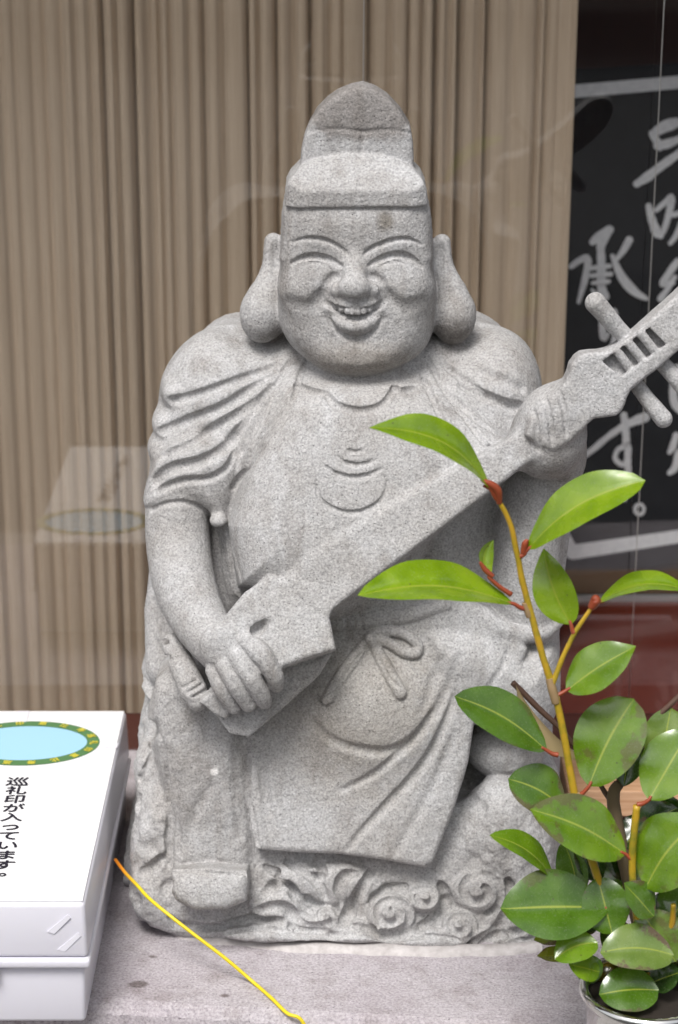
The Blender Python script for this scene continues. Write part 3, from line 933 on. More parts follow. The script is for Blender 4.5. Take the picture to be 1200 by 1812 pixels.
m_asph, N, L, B = new_mat('asphalt', (0.05, 0.05, 0.05), 0.9)
g = nd(N, 'ShaderNodeNewGeometry')
L.new(noise_col(N, L, g.outputs['Position'], 90.0, [(0.3, (0.035, 0.035, 0.037)), (0.7, (0.085, 0.083, 0.08))]), B.inputs['Base Color'])
o = mesh_obj('ground', [(-600, -600, -0.52), (600, -600, -0.52), (600, 600, -0.52), (-600, 600, -0.52)], [(0, 1, 2, 3)], m_asph)
tag(o, kind='structure')
m_pave, N, L, B = new_mat('pavement_concrete', (0.35, 0.34, 0.33), 0.9)
g = nd(N, 'ShaderNodeNewGeometry')
L.new(noise_col(N, L, g.outputs['Position'], 14.0, [(0.3, (0.026, 0.026, 0.027)), (0.7, (0.048, 0.047, 0.046))]), B.inputs['Base Color'])
tag(box('pavement', -8, 8, -3.6, 2.5, -0.60, -0.40, m_pave, bevel=0.01), kind='structure')

# stone ledge, slightly askew to the window; rough front edge
m_ledge, N, L, B, cc, V = granite('ledge_granite', (0.31, 0.285, 0.305), (0.46, 0.425, 0.45), (0.57, 0.535, 0.56), (0.90, 0.88, 0.89), 0.8)
for c, r, tint, sq in ((PZ(245, 1742, 0), 0.0060, (0.45, 0.42, 0.40), (0.7, 1, 1)), (PZ(398, 1762, 0), 0.0026, (0.42, 0.38, 0.36), (0.7, 1, 1)), (PZ(325, 1788, 0), 0.003, (0.45, 0.42, 0.4), (0.6, 1, 1)),
                       (PZ(430, 1790, 0), 0.0022, (0.5, 0.45, 0.42), (0.7, 1, 1)), (PZ(270, 1693, 0), 0.0022, (0.45, 0.42, 0.4), (0.6, 1, 1))):
    cc = blot(N, L, V, cc, c, r, 0.0012, tint, 0.5, 300.0, sq)
L.new(cc, B.inputs['Base Color'])


def ledge_front(x):
    return -0.257 - 0.105 * x


V3, F3 = [], []
prof = [(0.004, -0.13), (0.0, -0.020), (0.002, -0.008), (0.006, -0.0025), (0.013, 0.0)]
xs = np.arange(-1.3, 1.3001, 0.003)
for i, x in enumerate(xs):
    for j, (dy, z) in enumerate(prof):
        a = noise.noise(Vector((x * 160, j * 3.1, 0.0))) * 0.0016 + noise.noise(Vector((x * 30, j * 1.1, 5.0))) * 0.0018
        if j == 4: a *= 0.9
        V3.append((x, ledge_front(x) + dy + a, z + (0 if j == 4 else a * 0.6)))
    V3.append((x, 0.284, 0.0)); V3.append((x, 0.284, -0.13))
k = len(prof) + 2
for i in range(len(xs) - 1):
    for j in range(k):
        j2 = (j + 1) % k
        F3.append((i * k + j, (i + 1) * k + j, (i + 1) * k + j2, i * k + j2))
F3.append(tuple(range(k))); F3.append(tuple((len(xs) - 1) * k + j for j in range(k))[::-1])
o = mesh_obj('stone_ledge', V3, F3, m_ledge)
tag(o, 'pale speckled granite ledge with a rough broken front edge under the statue', 'ledge')
m_step, N, L, B, cc, V = granite('step_granite', (0.22, 0.21, 0.21), (0.36, 0.35, 0.35), (0.46, 0.45, 0.45), (0.8, 0.78, 0.76), 0.6)
L.new(cc, B.inputs['Base Color'])
o = box('stone_step', -1.3, 1.3, -0.62, 0.356, -0.398, -0.131, m_step, bevel=0.006)
tag(o, 'broad dark granite step below the ledge', 'step')

# --- window pane and its frame
m_glass = bpy.data.materials.new('window_glass'); m_glass.use_nodes = True
N, L = m_glass.node_tree.nodes, m_glass.node_tree.links
N.remove(N['Principled BSDF'])
tr = nd(N, 'ShaderNodeBsdfTransparent'); tr.inputs['Color'].default_value = (0.93, 0.94, 0.94, 1)
gl = nd(N, 'ShaderNodeBsdfGlossy'); gl.inputs['Roughness'].default_value = 0.012
lw = nd(N, 'ShaderNodeLayerWeight', i_Blend=0.5)              # Schlick, the same from both sides of the pane
pw = nd(N, 'ShaderNodeMath', operation='POWER'); L.new(lw.outputs['Facing'], pw.inputs[0]); pw.inputs[1].default_value = 5.0
fr = nd(N, 'ShaderNodeMath', operation='MULTIPLY_ADD'); L.new(pw.outputs[0], fr.inputs[0]); fr.inputs[1].default_value = 0.885; fr.inputs[2].default_value = 0.115
mx = nd(N, 'ShaderNodeMixShader'); L.new(fr.outputs[0], mx.inputs[0]); L.new(tr.outputs[0], mx.inputs[1]); L.new(gl.outputs[0], mx.inputs[2])
L.new(mx.outputs[0], N['Material Output'].inputs['Surface'])
m_clear = bpy.data.materials.new('window_glass_back'); m_clear.use_nodes = True
N, L = m_clear.node_tree.nodes, m_clear.node_tree.links
N.remove(N['Principled BSDF'])
tr = nd(N, 'ShaderNodeBsdfTransparent'); L.new(tr.outputs[0], N['Material Output'].inputs['Surface'])
YG = 0.372
win = empty('shop_window', (0, YG, 0.0))
tag(win, 'large shop window pane behind the statue, mirroring the white case', 'window')
o = box('pane', -1.15, 1.15, YG, YG + 0.006, 0.0025, 1.22, m_glass, win)
o.data.materials.append(m_clear)
for i, p in enumerate(o.data.polygons): p.material_index = 0 if p.normal.y < -0.5 else 1
m_red, N, L, B = new_mat('red_lacquer', (0.13, 0.022, 0.012), 0.22, 0.5)
B.inputs['Coat Weight'].default_value = 0.3
m_sill, *_ = new_mat('dark_red_sill', (0.055, 0.012, 0.008), 0.35)
m_alu, *_ = new_mat('dark_bronze_frame', (0.06, 0.052, 0.045), 0.4, 0.5, 0.6)
for nm, b in (('bottom_rail', (-1.2, 1.2, 0.2845, YG + 0.009, -0.125, 0.0015)), ('top_rail', (-1.2, 1.2, YG - 0.02, YG + 0.03, 1.221, 1.27)),
              ('side_stile', (-1.20, -1.151, YG - 0.02, YG + 0.03, 0.002, 1.22)), ('side_stile', (1.151, 1.20, YG - 0.02, YG + 0.03, 0.002, 1.22))):
    box(nm, *b, m_sill if nm == 'bottom_rail' else m_alu, win, bevel=0.002)

# --- shop front wall, eave and the room behind
m_plaster, N, L, B = new_mat('wall_plaster', (0.42, 0.38, 0.33), 0.9)
g = nd(N, 'ShaderNodeNewGeometry')
L.new(noise_col(N, L, g.outputs['Position'], 8.0, [(0.3, (0.36, 0.32, 0.28)), (0.7, (0.46, 0.42, 0.37))]), B.inputs['Base Color'])
m_wood, N, L, B = new_mat('eave_wood', (0.12, 0.075, 0.045), 0.7)
m_dark, *_ = new_mat('room_wall', (0.030, 0.024, 0.022), 0.8)
m_floor, *_ = new_mat('room_floor', (0.09, 0.05, 0.03), 0.5)
front = empty('shop_front', (0, YG, -0.4))
tag(front, 'plastered shop front round the window with a wooden eave above it', 'building')
box('wall', -5, -1.201, YG - 0.01, YG + 0.14, -0.399, 3.2, m_plaster, front)
box('wall', 1.201, 5, YG - 0.01, YG + 0.14, -0.399, 3.2, m_plaster, front)
box('wall', -1.2005, 1.2005, YG - 0.008, YG + 0.14, 1.271, 3.2, m_plaster, front)
box('wall', -1.2005, 1.2005, 0.358, YG + 0.14, -0.399, -0.126, m_plaster, front)
box('eave', -5, 5, -0.35, YG - 0.012, 2.25, 2.33, m_wood, front, bevel=0.005)
for nm, b, m in (('room_floor', (-2.4, 2.4, YG + 0.141, 2.6, -0.40, -0.32), m_floor), ('room_ceiling', (-2.4, 2.4, YG + 0.141, 2.6, 2.0, 2.1), m_dark),
                 ('wall_back', (-2.4, 2.4, 2.45, 2.55, -0.319, 1.999), m_dark), ('wall_left', (-2.4, -2.3, YG + 0.142, 2.449, -0.319, 1.999), m_dark),
                 ('wall_right', (2.3, 2.4, YG + 0.142, 2.449, -0.319, 1.999), m_dark)):
    tag(box(nm, *b, m), kind='structure')

# --- pleated curtain inside the glass
m_cur, N, L, B = new_mat('curtain_cloth', (0.36, 0.30, 0.245), 0.85, 0.2)
g = nd(N, 'ShaderNodeNewGeometry')
mp = nd(N, 'ShaderNodeMapping'); mp.inputs['Scale'].default_value = (1.0, 1.0, 0.03); L.new(g.outputs['Position'], mp.inputs['Vector'])
c1 = noise_col(N, L, mp.outputs['Vector'], 260.0, [(0.3, (0.41, 0.315, 0.228)), (0.7, (0.475, 0.375, 0.280))], 3.0)
L.new(c1, B.inputs['Base Color'])
B.inputs['Sheen Weight'].default_value = 0.1
crease = [-60, -28, 7, 33, 65, 89, 119, 140, 165, 187, 214, 240, 270, 289, 308, 336, 362, 398, 440, 462, 490, 523, 548, 582, 607, 650, 690, 719, 744, 765, 790, 807, 844, 855, 902, 944, 960, 988, 1012]
deep = {187, 240, 362, 440, 490, 548, 650, 765, 807, 855}
YC = 0.50
rnd = random.Random(11)
cx = [P(c, 300, YC)[0] for c in crease]
left = cx[0]
while left > -0.85:
    left -= rnd.uniform(0.014, 0.030); cx.insert(0, left)
deepx = [P(c, 300, YC)[0] for c in deep]
prof = []
lev = 0.0
for i in range(len(cx) - 1):
    a, b = cx[i], cx[i + 1]; wd = b - a
    dp = any(abs(a - q) < 1e-6 for q in deepx)
    lev = max(-0.008, min(0.008, lev + rnd.uniform(-0.007, 0.007)))
    sl_ = rnd.uniform(-0.30, 0.30) * wd
    cw = min(0.0055 if dp else 0.0026, wd * 0.25)
    cd = rnd.uniform(0.018, 0.026) if dp else rnd.uniform(0.003, 0.010)
    prof.append((a, YC + max(lev, 0) + cd))
    for t in (0.0, 0.18, 0.5, 0.82, 1.0):
        prof.append((a + cw + (wd - 2 * cw) * t, YC + lev - sl_ * (t - 0.5) - 0.0018 * math.sin(math.pi * t) + (0.0012 if t in (0.0, 1.0) else 0)))
prof.append((cx[-1], YC))
prof.append((cx[-1] - 0.004, YC + 0.006)); prof.append((cx[-1] - 0.03, YC + 0.010))
zs = np.concatenate([np.linspace(-0.30, 1.60, 60)])
V3, F3 = [], []
for zi, z in enumerate(zs):
    for i, (x, y) in enumerate(prof):
        sw = noise.noise(Vector((x * 9.0, z * 2.2, 1.0)))
        V3.append((x + 0.0010 * sw * (0.6 - z * 0.2) - 0.013 * (0.62 - z) * max(0.0, (x + 0.05)) * 1.2, y + 0.002 * noise.noise(Vector((x * 14.0, z * 3.0, 3.0))), z))
nn = len(prof)
for zi in range(len(zs) - 1):
    for i in range(nn - 1):
        F3.append((zi * nn + i, zi * nn + i + 1, (zi + 1) * nn + i + 1, (zi + 1) * nn + i))
cur = mesh_obj('curtain', V3, F3, m_cur, smooth=True)
tag(cur, 'beige pleated curtain hanging inside the shop window', 'curtain')

# --- red lacquered table inside, with a pale metal strip along its back
m_strip, *_ = new_mat('pale_metal', (0.55, 0.55, 0.56), 0.35, 0.5, 0.5)
tb = empty('display_table', (0.5, 0.6, -0.318))
tag(tb, 'dark red lacquered display table inside the window with a pale metal back strip', 'table')
box('table_top', 0.17, 0.95, 0.3815, 0.728, -0.035, 0.0, m_red, tb, bevel=0.002)
box('back_strip', 0.17, 0.95, 0.7285, 0.736, -0.035, 0.006, m_strip, tb)
for lx in (0.19, 0.91):
    for ly in (0.46, 0.70): box('leg', lx, lx + 0.03, ly, ly + 0.022, -0.319, -0.0355, m_red, tb)
m_back, *_ = new_mat('dark_cabinet', (0.055, 0.014, 0.009), 0.35)
o = box('side_cabinet', 0.20, 1.3, 1.05, 1.4, -0.319, 1.25, m_back, bevel=0.004)
tag(o, 'dark reddish brown cabinet standing behind the blackboard', 'cabinet')

# --- leaning blackboard with brushed lettering
BY = math.radians(21)
BO = P(1105, 560, 0.80)
BN = np.array([-math.sin(BY) * -1.0, -math.cos(BY), 0.0]); BN = np.array([math.sin(BY), -math.cos(BY), 0.10]); BN /= np.linalg.norm(BN)
BU = np.array([math.cos(BY), math.sin(BY), 0.0]); BU -= BN * (BU @ BN); BU /= np.linalg.norm(BU)
BV = np.cross(BN, BU); BV = BV if BV[2] > 0 else -BV


def on_board(px, py, lift=0.0):
    r = ray(px, py); t = ((BO - CAM) @ BN) / (r @ BN)
    return CAM + r * t + BN * lift


m_board, N, L, B = new_mat('blackboard_slate', (0.028, 0.031, 0.037), 0.7, 0.05)
g = nd(N, 'ShaderNodeNewGeometry')
L.new(noise_col(N, L, g.outputs['Position'], 9.0, [(0.35, (0.006, 0.007, 0.010)), (0.7, (0.015, 0.016, 0.021))], 6.0), B.inputs['Base Color'])
m_bframe, *_ = new_mat('board_edge', (0.075, 0.075, 0.085), 0.5)
m_chalk, N, L, B = new_mat('chalk_white', (0.9, 0.9, 0.9), 0.9)
g = nd(N, 'ShaderNodeNewGeometry')
L.new(noise_col(N, L, g.outputs['Position'], 120.0, [(0.3, (0.76, 0.77, 0.79)), (0.6, (0.90, 0.91, 0.92))]), B.inputs['Base Color'])
A, Bq = on_board(960, 130), on_board(1001, 1014)
pa = np.array([(on_board(1100, 118) - BO) @ BV, (on_board(1100, 1010) - BO) @ BV])
ul, ur = (on_board(985, 560) - BO) @ BU, (on_board(985, 560) - BO) @ BU + 0.46
bd = empty('blackboard', BO + BU * 0.1 + BV * pa[1])
tag(bd, 'black writing board with white brushed Japanese lettering and a white border line', 'blackboard')


def board_box(name, u0, u1, v0, v1, d0, d1, mat, parent):
    V3 = []
    for d in (d0, d1):
        for u, v in ((u0, v0), (u1, v0), (u1, v1), (u0, v1)):
            V3.append(BO + BU * u + BV * v + BN * d)
    return mesh_obj(name, V3, [(3, 2, 1, 0), (4, 5, 6, 7), (0, 1, 5, 4), (1, 2, 6, 5), (2, 3, 7, 6), (3, 0, 4, 7)], mat, parent)


slate = board_box('slate', ul, ur, pa[1], pa[0], -0.012, 0.0, m_board, bd)


def ribbon(px, wpx, lift=0.0012, smooth=5):
    """painted stroke: (x, y) points with widths in pixels, laid on the board"""
    p = np.array([(a[0], a[1], b) for a, b in zip(px, wpx)], float)
    p = spline(p, smooth) if len(p) > 2 else p
    V3, F3 = [], []
    for i in range(len(p)):
        d = p[min(i + 1, len(p) - 1)][:2] - p[max(i - 1, 0)][:2]
        d = d / (np.linalg.norm(d) + 1e-9); n = np.array([-d[1], d[0]])
        j = 0.08 * math.sin(i * 2.3 + p[i][0])
        w2 = p[i][2] / 2 * (1 + j)
        V3 += [on_board(*(p[i][:2] + n * w2), lift), on_board(*(p[i][:2] - n * w2), lift)]
    for i in range(len(p) - 1): F3.append((2 * i, 2 * i + 1, 2 * i + 3, 2 * i + 2))
    # round ends
    for e, sgn in ((0, -1), (len(p) - 1, 1)):
        d = p[min(e + 1, len(p) - 1)][:2] - p[max(e - 1, 0)][:2]; d = d / (np.linalg.norm(d) + 1e-9) * sgn
        n = np.array([-d[1], d[0]]); r = p[e][2] / 2; b = len(V3); c = p[e][:2]
        for k in range(7):
            a = math.pi * (k / 6 - 0.5)
            V3.append(on_board(*(c + d * math.cos(a) * r + n * math.sin(a) * r), lift + 0.0002))
        F3.append(tuple(range(b, b + 7)))
    return V3, F3


def painted(name, strokes):
    V3, F3 = [], []
    for k, (pts, wd) in enumerate(strokes):
        v, f = ribbon(pts, wd, 0.0012 + 0.0005 * k)
        b = len(V3); V3 += v; F3 += [tuple(i + b for i in q) for q in f]
    return mesh_obj(name, V3, F3, m_chalk, slate)


painted('border_line', [([(985, 164), (1260, 140)], [25, 24])])
painted('border_line', [([(1012, 977), (1260, 940)], [25, 23]), ([(1012, 977), (998, 950)], [22, 20]), ([(998, 950), (998, 900)], [18, 18])])
painted('lettering', [([(1155, 236), (1175, 224), (1198, 216)], [14, 22, 16]), ([(1162, 258), (1180, 254), (1200, 246)], [14, 18, 12]), ([(1152, 236), (1160, 248), (1166, 262)], [12, 14, 10]),
                      ([(1125, 325), (1145, 312), (1165, 296), (1205, 268), (1240, 250)], [13, 17, 15, 14, 10])])
painted('lettering', [([(1147, 364), (1153, 388), (1162, 412), (1168, 416)], [11, 14, 16, 8]), ([(1160, 372), (1176, 358), (1188, 350), (1178, 395), (1168, 418)], [8, 10, 12, 11, 9]),
                      ([(1190, 380), (1215, 372), (1240, 360)], [9, 10, 8]), ([(1212, 345), (1210, 400), (1206, 440)], [10, 12, 10]), ([(1206, 390), (1195, 415), (1184, 430)], [10, 10, 8])])
painted('lettering', [([(1198, 462), (1180, 488), (1172, 502), (1190, 500)], [12, 13, 12, 9]), ([(1193, 490), (1180, 512), (1168, 528)], [9, 10, 12]), ([(1210, 470), (1230, 480), (1240, 520)], [9, 10, 9])])
painted('lettering', [([(1048, 428), (1062, 416), (1078, 406)], [12, 16, 15]), ([(1078, 408), (1066, 430), (1062, 445)], [12, 12, 12]), ([(1061, 432), (1063, 470), (1063, 508), (1070, 524)], [13, 15, 16, 14]),
                      ([(1068, 524), (1056, 522), (1046, 512)], [14, 10, 5]), ([(1009, 471), (1024, 460), (1038, 458), (1034, 490), (1022, 534)], [9, 12, 13, 12, 7]),
                      ([(1044, 474), (1076, 470)], [8, 9]), ([(1044, 487), (1078, 484)], [8, 9]), ([(1046, 500), (1074, 497)], [7, 8]),
                      ([(1110, 424), (1100, 442), (1086, 460)], [14, 12, 8]), ([(1080, 452), (1096, 488), (1118, 514), (1141, 528)], [8, 14, 16, 6])])
painted('lettering', [([(1066, 556), (1065, 575), (1068, 598), (1076, 590)], [10, 12, 12, 5]), ([(1086, 550), (1090, 580), (1084, 610), (1072, 630)], [10, 12, 11, 8])])
painted('lettering', [([(1050, 660), (1080, 650), (1110, 642)], [10, 11, 9]), ([(1052, 685), (1080, 676), (1106, 670)], [10, 11, 9]), ([(1082, 640), (1082, 690), (1066, 706), (1056, 694), (1090, 702)], [11, 12, 10, 8, 8])])
painted('lettering', [([(1030, 808), (1050, 794), (1076, 772), (1106, 752), (1140, 738)], [12, 11, 11, 13, 18]), ([(1103, 734), (1106, 760), (1106, 786), (1092, 796), (1088, 812), (1104, 822), (1111, 800), (1108, 782)], [12, 13, 12, 8, 9, 9, 11, 11]),
                      ([(1109, 800), (1110, 840), (1104, 884)], [11, 11, 6])])
painted('lettering', [([(1131 + 8 * math.cos(a), 901 + 9 * math.sin(a)) for a in np.linspace(0, 6.2, 9)], [6] * 9)])
painted('lettering', [([(1182, 660), (1196, 652), (1212, 650)], [12, 14, 10]), ([(1190, 680), (1192, 710), (1206, 730)], [12, 15, 12]), ([(1215, 640), (1216, 700), (1218, 740)], [11, 12, 10])])
painted('lettering', [([(1196, 770), (1190, 790), (1184, 800)], [12, 12, 8]), ([(1200, 800), (1194, 826), (1184, 836)], [12, 14, 9]), ([(1215, 780), (1216, 830), (1212, 850)], [11, 12, 10])])

# --- thin wires hanging by the glass
m_wire, *_ = new_mat('thin_wire', (0.55, 0.54, 0.52), 0.35, 0.5, 0.7)
for a, b, lb in (((646, -260), (641, 420), 'thin straight wire hanging down behind the peak of the hat'), ((1191, -300), (1112, 1262), 'thin slanting wire passing behind the head of the lute')):
    pa, pb = P(*a, 0.345), P(*b, 0.345)
    v, f = tube(np.linspace(pa, pb, 6), 0.00055, 6)
    tag(mesh_obj('hanging_wire', v, f, m_wire, smooth=True), lb, 'wire', 'wires hanging by the glass')

# --- small pale wooden stand behind the plant
m_pine, N, L, B = new_mat('pale_pine', (0.55, 0.33, 0.19), 0.6)
g = nd(N, 'ShaderNodeNewGeometry')
mp = nd(N, 'ShaderNodeMapping'); mp.inputs['Scale'].default_value = (0.06, 1.0, 1.0); L.new(g.outputs['Position'], mp.inputs['Vector'])
L.new(noise_col(N, L, mp.outputs['Vector'], 240.0, [(0.35, (0.50, 0.27, 0.14)), (0.65, (0.66, 0.42, 0.26))], 5.0), B.inputs['Base Color'])
st = empty('wooden_stand', (0.33, 0.10, 0.0))
tag(st, 'small pale pine stand on the ledge behind the leafy plant', 'stand')
box('board', 0.224, 0.46, 0.062, 0.145, 0.032, 0.060, m_pine, st, bevel=0.0015)
box('foot', 0.240, 0.262, 0.068, 0.139, 0.0005, 0.0318, m_pine, st, bevel=0.001)
box('foot', 0.412, 0.434, 0.068, 0.139, 0.0005, 0.0318, m_pine, st, bevel=0.001)


# --- pale mortar bead along the foot of the statue
m_mort, N, L, B = new_mat('pale_mortar', (0.62, 0.58, 0.56), 0.9)
g = nd(N, 'ShaderNodeNewGeometry')
L.new(noise_col(N, L, g.outputs['Position'], 120.0, [(0.3, (0.40, 0.37, 0.365)), (0.7, (0.58, 0.55, 0.545))]), B.inputs['Base Color'])
mpts = spline([PZ(262, 1632, 0), PZ(330, 1662, 0), PZ(440, 1672, 0), PZ(520, 1682, 0), PZ(600, 1684, 0), PZ(700, 1688, 0), PZ(800, 1690, 0), PZ(900, 1689, 0), PZ(960, 1682, 0)], 12)
V3, F3 = [], []
for i, c in enumerate(mpts):
    wv = 0.0015 + 0.0028 * noise.noise(Vector((i * 0.21, 0, 0))) + (0.002 if 330 < 200 + i * 8 < 800 else 0)
    for dy, z in ((0.012, 0.001), (0.010, 0.0055), (0.0, 0.0035 + 0.001 * noise.noise(Vector((i * 0.5, 3, 0)))), (-wv, 0.0012), (-wv - 0.001, -0.0008)):
        V3.append((c[0], c[1] + dy, z))
for i in range(len(mpts) - 1):
    for j in range(4): F3.append((i * 5 + j, i * 5 + j + 1, (i + 1) * 5 + j + 1, (i + 1) * 5 + j))
mesh_obj('mortar_bead', V3, F3, m_mort, statue, smooth=True)

# --- unseen house added across the street to keep low sky off the shop front
m_hw, N, L, B = new_mat('opposite_plaster', (0.30, 0.28, 0.25), 0.9)
g = nd(N, 'ShaderNodeNewGeometry')
L.new(noise_col(N, L, g.outputs['Position'], 1.5, [(0.3, (0.24, 0.22, 0.20)), (0.7, (0.34, 0.32, 0.29))]), B.inputs['Base Color'])
m_tile, *_ = new_mat('roof_tile', (0.07, 0.07, 0.08), 0.6)
m_win, *_ = new_mat('house_glass', (0.03, 0.035, 0.04), 0.08)
hs = empty('added_street_house', (0, -11.0, -0.52))
tag(hs, 'plain one storey house with a tiled roof, added unseen across the street to block low sky', 'building')
box('wall', -14, 14, -17.0, -11.0, -0.519, 3.3, m_hw, hs)
V3 = [(-14.6, -10.4, 3.302), (14.6, -10.4, 3.302), (14.6, -17.6, 3.302), (-14.6, -17.6, 3.302), (-14.6, -14, 4.6), (14.6, -14, 4.6)]
mesh_obj('roof', V3, [(0, 1, 5, 4), (2, 3, 4, 5), (1, 2, 5), (3, 0, 4), (3, 2, 1, 0)], m_tile, hs)
for wx in (-10, -5, 0, 5, 10):
    for wz in (0.9,):
        wo = box('window', wx - 0.9, wx + 0.9, -10.999, -10.93, wz, wz + 1.4, m_alu, hs)
        for s_ in (-1, 1): box('pane', wx + s_ * 0.44 - 0.40, wx + s_ * 0.44 + 0.40, -10.929, -10.92, wz + 0.06, wz + 1.34, m_win, wo)
# ------------------------------------------------------------------ white plastic case with a printed sheet on its lid
m_case, N, L, B = new_mat('frosted_plastic', (0.80, 0.79, 0.865), 0.30, 0.5)
B.inputs['Transmission Weight'].default_value = 0.12
B.inputs['Subsurface Weight'].default_value = 0.2
B.inputs['Subsurface Radius'].default_value = (0.01, 0.01, 0.012)
m_paper, *_ = new_mat('white_paper', (0.80, 0.80, 0.815), 0.8, 0.2)
m_tape, *_ = new_mat('clear_tape', (0.80, 0.79, 0.86), 0.15, 0.6)
m_ink, *_ = new_mat('dark_ink', (0.012, 0.010, 0.022), 0.7)
XR, XL, YF, YB, ZT = -0.212, -0.369, -0.266, 0.127, 0.1165
case = empty('plastic_case', ((XL + XR) / 2, (YF + YB) / 2, 0.0))
tag(case, 'white frosted plastic case with a printed paper sheet on its lid', 'box')


def tapered(name, x0, x1, y0, y1, z0, z1, t, mat, parent, bevel):
    V3 = [(x0 + t, y0 + t, z0), (x1 - t, y0 + t, z0), (x1 - t, y1 - t, z0), (x0 + t, y1 - t, z0), (x0, y0, z1), (x1, y0, z1), (x1, y1, z1), (x0, y1, z1)]
    o = mesh_obj(name, V3, [(0, 3, 2, 1), (4, 5, 6, 7), (0, 1, 5, 4), (1, 2, 6, 5), (2, 3, 7, 6), (3, 0, 4, 7)], mat, parent)
    bm = bmesh.new(); bm.from_mesh(o.data)
    bmesh.ops.bevel(bm, geom=bm.edges[:], offset=bevel, segments=3, profile=0.5, affect='EDGES')
    bm.to_mesh(o.data); bm.free()
    for p in o.data.polygons: p.use_smooth = True
    return o


tapered('case_body', XL + 0.002, XR - 0.002, YF + 0.002, YB - 0.002, 0.0008, 0.056, 0.0015, m_case, case, 0.004)
lid = tapered('lid', XL, XR, YF, YB, 0.066, ZT, -0.0015, m_case, case, 0.004)
tapered('lid_rim', XL - 0.003, XR + 0.003, YF - 0.004, YB + 0.003, 0.0565, 0.0655, 0.0, m_case, case, 0.003)
box('clasp', XL + 0.05, XR - 0.075, YF - 0.0075, YF - 0.0042, 0.050, 0.068, m_case, case, bevel=0.0012)
sheet = box('paper_sheet', XL + 0.002, XR - 0.002, YF + 0.003, YB - 0.003, ZT + 0.0003, ZT + 0.0010, m_paper, case)
ZP = ZT + 0.0012


def tape_strip(a, b, wd, fold):
    d = np.array(b) - np.array(a); d = d / np.linalg.norm(d); n = np.array([-d[1], d[0]]) * wd / 2
    z = ZP + 0.0002
    V3 = [(a[0] + n[0], a[1] + n[1], z), (a[0] - n[0], a[1] - n[1], z), (b[0] - n[0], b[1] - n[1], z), (b[0] + n[0], b[1] + n[1], z)]
    V3 += [(v[0], v[1], v[2] + 0.0003) for v in V3]
    mesh_obj('tape', V3, [(3, 2, 1, 0), (4, 5, 6, 7), (0, 1, 5, 4), (1, 2, 6, 5), (2, 3, 7, 6), (3, 0, 4, 7)], m_tape, case)


tape_strip((XR - 0.017, 0.042), (XR - 0.001, 0.042), 0.010, 0)
tape_strip((XL + 0.055, YB - 0.03), (XL + 0.055, YB - 0.004), 0.012, 0)
# slanting tape tabs on the front
for (x, z, s) in ((XR - 0.020, 0.098, 1), (XR - 0.012, 0.081, 1)):
    V3 = [(x - 0.012, YF - 0.0012, z - 0.007), (x - 0.006, YF - 0.0012, z - 0.009), (x + 0.008, YF - 0.0012, z + 0.006), (x + 0.006, YF - 0.0012, z + 0.009)]
    V3 += [(v[0], v[1] - 0.0006, v[2]) for v in V3]
    mesh_obj('tape', V3, [(3, 2, 1, 0), (4, 5, 6, 7), (0, 1, 5, 4), (1, 2, 6, 5), (2, 3, 7, 6), (3, 0, 4, 7)], m_tape, case)

# printed roundel: green ring with yellow characters round a pale blue field
m_green, *_ = new_mat('print_green', (0.085, 0.20, 0.075), 0.7)
m_blue, *_ = new_mat('print_blue', (0.36, 0.62, 0.80), 0.7)
m_yel, *_ = new_mat('print_yellow', (0.62, 0.56, 0.06), 0.7)
EX, EY = PZ(45, 1315, ZP)[:2]
RX, RY = 0.0715, 0.0505


def ellipse(name, rx0, ry0, rx1, ry1, z, mat):
    V3, F3 = [], []
    n = 64
    for k in range(n):
        a = 2 * math.pi * k / n
        V3 += [(EX + rx1 * math.cos(a), EY + ry1 * math.sin(a), z), (EX + rx0 * math.cos(a), EY + ry0 * math.sin(a), z)]
    for k in range(n):
        k2 = (k + 1) % n
        F3.append((2 * k, 2 * k2, 2 * k2 + 1, 2 * k + 1))
    if rx0 == 0: F3 = [tuple(2 * k for k in range(n))]
    return mesh_obj(name, V3, F3, mat, sheet)


ellipse('roundel_field', 0, 0, RX * 0.90, RY * 0.88, ZP, m_blue)
ellipse('roundel_ring', RX * 0.83, RY * 0.77, RX, RY, ZP + 0.0003, m_green)


def text_mesh(name, ch, size, xf, mat, parent, wt=0.00035):
    cu = bpy.data.curves.new(name, 'FONT'); cu.body = ch; cu.size = size; cu.align_x = 'CENTER'; cu.align_y = 'CENTER'
    to = bpy.data.objects.new(name, cu); COL.objects.link(to)
    bpy.context.view_layer.update()
    dg = bpy.context.evaluated_depsgraph_get()
    me = bpy.data.meshes.new_from_object(to.evaluated_get(dg))
    V3, F3 = [], []
    for k, (du, dv) in enumerate(((0, 0), (wt, 0), (-wt, 0), (0, wt), (0, -wt))):            # heavier strokes
        b = len(V3)
        V3 += [tuple(np.array(xf(v.co.x + du, v.co.y + dv)) + np.array((0, 0, k * 0.00008))) for v in me.vertices]
        F3 += [tuple(i + b for i in p.vertices) for p in me.polygons]
    bpy.data.objects.remove(to); bpy.data.curves.remove(cu); bpy.data.meshes.remove(me)
    return mesh_obj(name, V3, F3, mat, parent)


ring_txt = '恵比寿巡礼印恵比寿巡礼印恵比寿巡礼印'
for i, ch in enumerate(ring_txt):
    a = math.pi / 2 - 2 * math.pi * (i + 0.5) / len(ring_txt)
    rx, ry = RX * 0.915, RY * 0.885

    def xf(u, v, a=a, rx=rx, ry=ry):
        return (EX + rx * math.cos(a) + (u * math.sin(a) + v * math.cos(a)), EY + ry * math.sin(a) + (-u * math.cos(a) + v * math.sin(a)), ZP + 0.0006)
    text_mesh('ring_character', ch, 0.0085, xf, m_yel, sheet)

